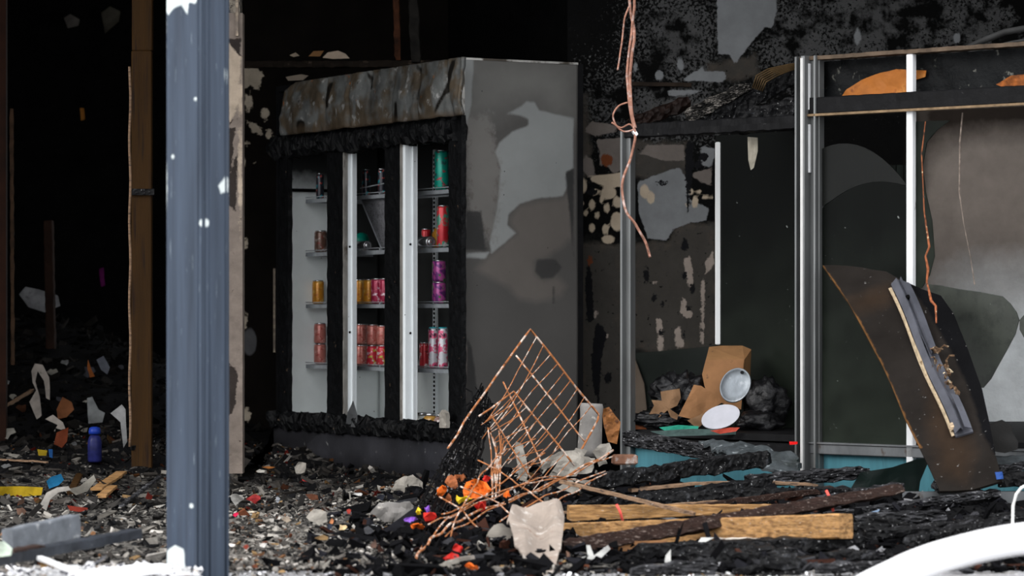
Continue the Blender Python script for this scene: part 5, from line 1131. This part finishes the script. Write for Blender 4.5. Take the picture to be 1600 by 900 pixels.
# blue bottle
p = at(148, 722, ground_hit(148, 722)); b_ = empty('blue_bottle', tuple(p), 'dark blue bottle standing in the heap below the stud', 'bottle'); BB = mat('deep_blue_plastic', (.012, .014, .07), .3, vary=(20, .5))
g = MB(); g.lathe(p, [(.03, 0), (.034, .01), (.034, .10), (.026, .125), (.014, .135)], seg=18); g.build('body', BB, b_, smooth=True); g = MB(); g.lathe(p + Vector((0, 0, .135)), [(.028, 0), (.03, .012), (.026, .03), (.012, .036)], seg=18); g.build('cap', mat('bright_blue_cap', (.01, .03, .22), .3), b_, smooth=True)
# scraps in the middle rubble
for k, (x, y, Y, a, b, c, lab) in enumerate((
    (398, 780, 14.0, 15, 10, (.22, .02, .02), 'dark red crumpled carton near the jamb'), (478, 750, 14.6, 8, 4, (.45, .03, .03), 'small bright red scrap in front of the plinth'), (368, 804, 13.2, 6, 5, (.45, .01, .05), 'crimson round scrap right of the steel column'),
    (434, 781, 13.9, 8, 6, (.25, .26, .28), 'small grey metal lump beside the dark red carton'), (488, 778, 13.9, 15, 10, (.07, .025, .012), 'rust brown lump in the middle of the rubble'), (518, 816, 12.6, 6, 7, (.40, .16, .07), 'orange scrap beside the square plaster piece'),
    (534, 824, 12.3, 9, 6, (.45, .33, .18), 'tan oval scrap on the pale rubble'), (514, 824, 12.4, 8, 6, (.02, .025, .04), 'dark blue-black nub beside the tan oval scrap'), (504, 841, 11.8, 13, 7, (.16, .10, .045), 'olive brown scrap on the pale rubble'),
    (545, 800, 13.0, 7, 6, (.30, .04, .03), 'dull red scrap below the black bar'), (384, 855, 10.9, 6, 5, (.28, .06, .04), 'brick red crumb near the foot of the column'), (412, 852, 11.2, 7, 5, (.5, .48, .45), 'white paper crumb on the pale rubble by the column'),
    (420, 730, 15.0, 10, 4, (.22, .08, .02), 'orange-brown sliver on the dark heap at the jamb'), (408, 736, 14.8, 9, 4, (.42, .40, .36), 'pale sliver just below the orange-brown sliver'), (575, 830, 12.0, 10, 8, (.05, .05, .055), 'black round nub near the bent grey sheet'),
    (596, 777, 13.3, 10, 7, (.02, .022, .03), 'dark blue-black lump left of the black bar'), (368, 780, 13.7, 13, 10, (.17, .165, .155), 'grey block fragment at the edge of the steel column'), (395, 800, 13.2, 9, 2, (.38, .33, .26), 'pale stick fragment pointing up right by the column'),
    (560, 772, 13.7, 9, 4, (.33, .32, .31), 'pale flat flake on the dark rubble before the plinth'), (448, 812, 12.8, 10, 6, (.33, .27, .21), 'beige crumbly lump in mid rubble'), (585, 851, 11.2, 7, 9, (.07, .04, .03), 'dark brown chunk on the pale rubble'))):
    Y = ground_hit(x, y + b, Y) - .01; r2 = random.Random(k + 40); P = [at(x + a * math.cos(t) * r2.uniform(.3, 1.0), y + b * math.sin(t) * r2.uniform(.3, 1.0), Y) for t in [i * .785 for i in range(8)]]
    tag(sheet('rubble_scrap', P, mat('rubble_scrap_%d' % k, c, .7, vary=(30, .4), bump=(40, .6, .006)), .02, .012, 24, 3, seed=k), lab, 'scrap')

# ================================================================ NEAREST: boards and ash at the lower left, white hose at the lower right
GB = mat('dusty_grey_board', (.12, .13, .145), .6, vary=(12, .35), layers=[('noise', 26, .62, .04, (.26, .27, .28)), ('noise', 14, .64, .05, (.07, .07, .08))])
beam('grey_board', 12, 846, 9.3, 118, 822, 9.6, .04, .075, GB, 'dusty grey board end lying at the lower left', 'board', rough=.003, seed=100)
beam('dark_board', -30, 880, 8.9, 212, 834, 9.7, .05, .03, mat('dark_slate_board', (.025, .028, .034), .4, vary=(8, .5), layers=[('noise', 30, .68, .03, (.3, .3, .32))]), 'long dark board in front of the dusty grey one', 'board', rough=.004, seed=101)
beam('brown_board', -30, 872, 8.9, 60, 856, 9.2, .05, .02, BROWNW, 'red-brown board end under the dusty grey board at the left', 'board', rough=.004, seed=102)
beam('pale_lath', 62, 872, 9.1, 130, 898, 8.9, .02, .012, mat('pale_raw_lath', (.62, .62, .62), .6), 'pale white lath slanting down over the ash', 'lath', rough=.002, seed=103)
beam('pale_block', 140, 900, 8.8, 250, 886, 9.0, .12, .02, mat('white_block', (.78, .78, .80), .7), 'bright white slab at the bottom edge left of the column', 'slab', rough=.006, seed=104)
tag(sheet('green_white_bag', [at(x, y, 8.9) for x, y in ((-12, 850), (4, 846), (18, 858), (16, 868), (-12, 872))], mat('pale_green_bag', (.50, .58, .48), .5, vary=(30, .4)), .02, .01, 20, 3), 'pale green and white crumpled bag at the left edge', 'bag')
PAL_W = [(.70, .70, .72)] * 10 + [(.50, .50, .50)] * 6 + [(.32, .30, .28)] * 3 + [(.08, .08, .09)] * 4 + [(.4, .33, .27)]
def hl(x, y): return .03 + .05 * gauss(x, y, -1.15, 9.15, .35, .3) + .02 * noise.noise(Vector((x * 8, y * 8, 0)))
vs = []; fs = []; nn = 60
for j in range(nn + 1):
    for i in range(nn + 1):
        x = -1.75 + .86 * i / nn; y = 8.75 + .95 * j / nn; e_ = min(i, j, nn - i, nn - j) / 8; vs.append((x, y, max(.0, hl(x, y) * min(1, e_))))
for j in range(nn):
    for i in range(nn): fs.append((j * (nn + 1) + i, j * (nn + 1) + i + 1, (j + 1) * (nn + 1) + i + 1, (j + 1) * (nn + 1) + i))
tag(MB().add(vs, fs).build('ash_bed', mat('white_ash', (.40, .40, .41), .9, vary=(20, .3), layers=[('noise', 30, .6, .04, (.12, .12, .12))], bump=(50, .8, .01)), smooth=True), 'bed of white ash at the foot of the steel column', 'rubble', kind='stuff')
def anyw(x, y): return True
_s = shop; 
scatter('white_ash_chips', 1500, lambda r: (r.uniform(-1.7, -.95), r.uniform(8.8, 9.62)), PAL_W, .005, .022, 'bright white crumbs of plaster by the foot of the steel column', 7, hf=hl)
scatter('kerb_chips', 900, lambda r: (r.uniform(-.9, 1.2), r.uniform(9.6, 10.0)), PAL_L + PAL_W[:12], .003, .012, 'fine pale crumbs along the pavement edge', 8, hf=lambda x, y: .003)
g = MB(); HP = []
for (x, y, Y) in ((1260, 1000, 7.3), (1330, 936, 7.4), (1400, 898, 7.5), (1450, 877, 7.55), (1500, 862, 7.6), (1550, 850, 7.62), (1600, 842, 7.65), (1660, 838, 7.7), (1760, 850, 7.8), (1900, 900, 7.9), (2000, 960, 7.9)): HP.append(at(x, y, Y))
out = []
for i in range(len(HP) - 1):
    a, b = HP[max(i - 1, 0)], HP[min(i + 2, len(HP) - 1)]
    for k in range(8):
        t = k / 8; out.append(.5 * ((2 * HP[i]) + (HP[i + 1] - a) * t + (2 * a - 5 * HP[i] + 4 * HP[i + 1] - b) * t * t + (3 * HP[i] - a - 3 * HP[i + 1] + b) * t ** 3))
out = [HP[0] + Vector((-.12, -.1, -.05))] + out
g.tube(out, .039, 20)
tag(g.build('fire_hose', mat('white_hose_jacket', (.95, .95, .96), .5, vary=None), smooth=True), 'thick white hose arching across the lower right corner', 'hose')
g = MB(); g.tube([at(1582, 870, 10.6), at(1582, 822, 10.6), at(1583, 790, 10.6), at(1588, 772, 10.6), at(1596, 762, 10.6), at(1606, 757, 10.6), at(1625, 760, 10.6), at(1640, 790, 10.6), at(1642, 860, 10.6)], .0055, 8)
tag(g.build('white_wire_loop', mat('white_wire', (.72, .72, .70), .4, vary=None), smooth=True), 'thin white wire loop rising behind the hose at the right edge', 'wire')
# burnt joist and flaps above the cooler
beam('ceiling_joist', 378, 101, 16.6, 700, 100, 15.6, .05, .035, mat('sooty_brown_joist', (.010, .007, .005), .8, vary=(7, .6), layers=[('noise', 12, .64, .04, (.05, .036, .026))], stretch=(1, 1, 3)), 'sooty brown joist running above the cooler light box', rough=.006, seed=110)
for k, (lab, P, c) in enumerate((('pale flake lying on the joist above the cooler', [(504, 90), (512, 82), (528, 79), (540, 84), (546, 91), (520, 92)], (.33, .26, .20)), ('brown flake left of the pale one above the cooler', [(482, 88), (490, 80), (506, 79), (500, 88)], (.15, .075, .03)),
    ('small pale flake at the left above the cooler', [(452, 86), (462, 82), (468, 87), (458, 89)], (.20, .16, .12)), ('flat pale scrap beside the light box end', [(446, 120), (470, 116), (482, 118), (474, 125), (450, 126)], (.14, .115, .09)))):
    tag(sheet('paint_flake', [at(x, y, 16.1) for x, y in P], mat('flake_%d' % k, c, .8), .006, .01, 12, 2), lab, 'flake')
beam('hanging_post', 618, -20, 15.4, 622, 95, 15.4, .03, .03, mat('rust_post', (.03, .010, .004), .8, vary=(14, .8)), 'rusty brown post rising above the light box', rough=.008, seed=111)
beam('sooty_post', 645, -20, 15.4, 650, 97, 15.4, .07, .05, mat('sooty_post', (.008, .007, .006), .8, vary=(14, .7)), 'wide sooty post beside the rusty brown one above the cooler', rough=.008, seed=112)
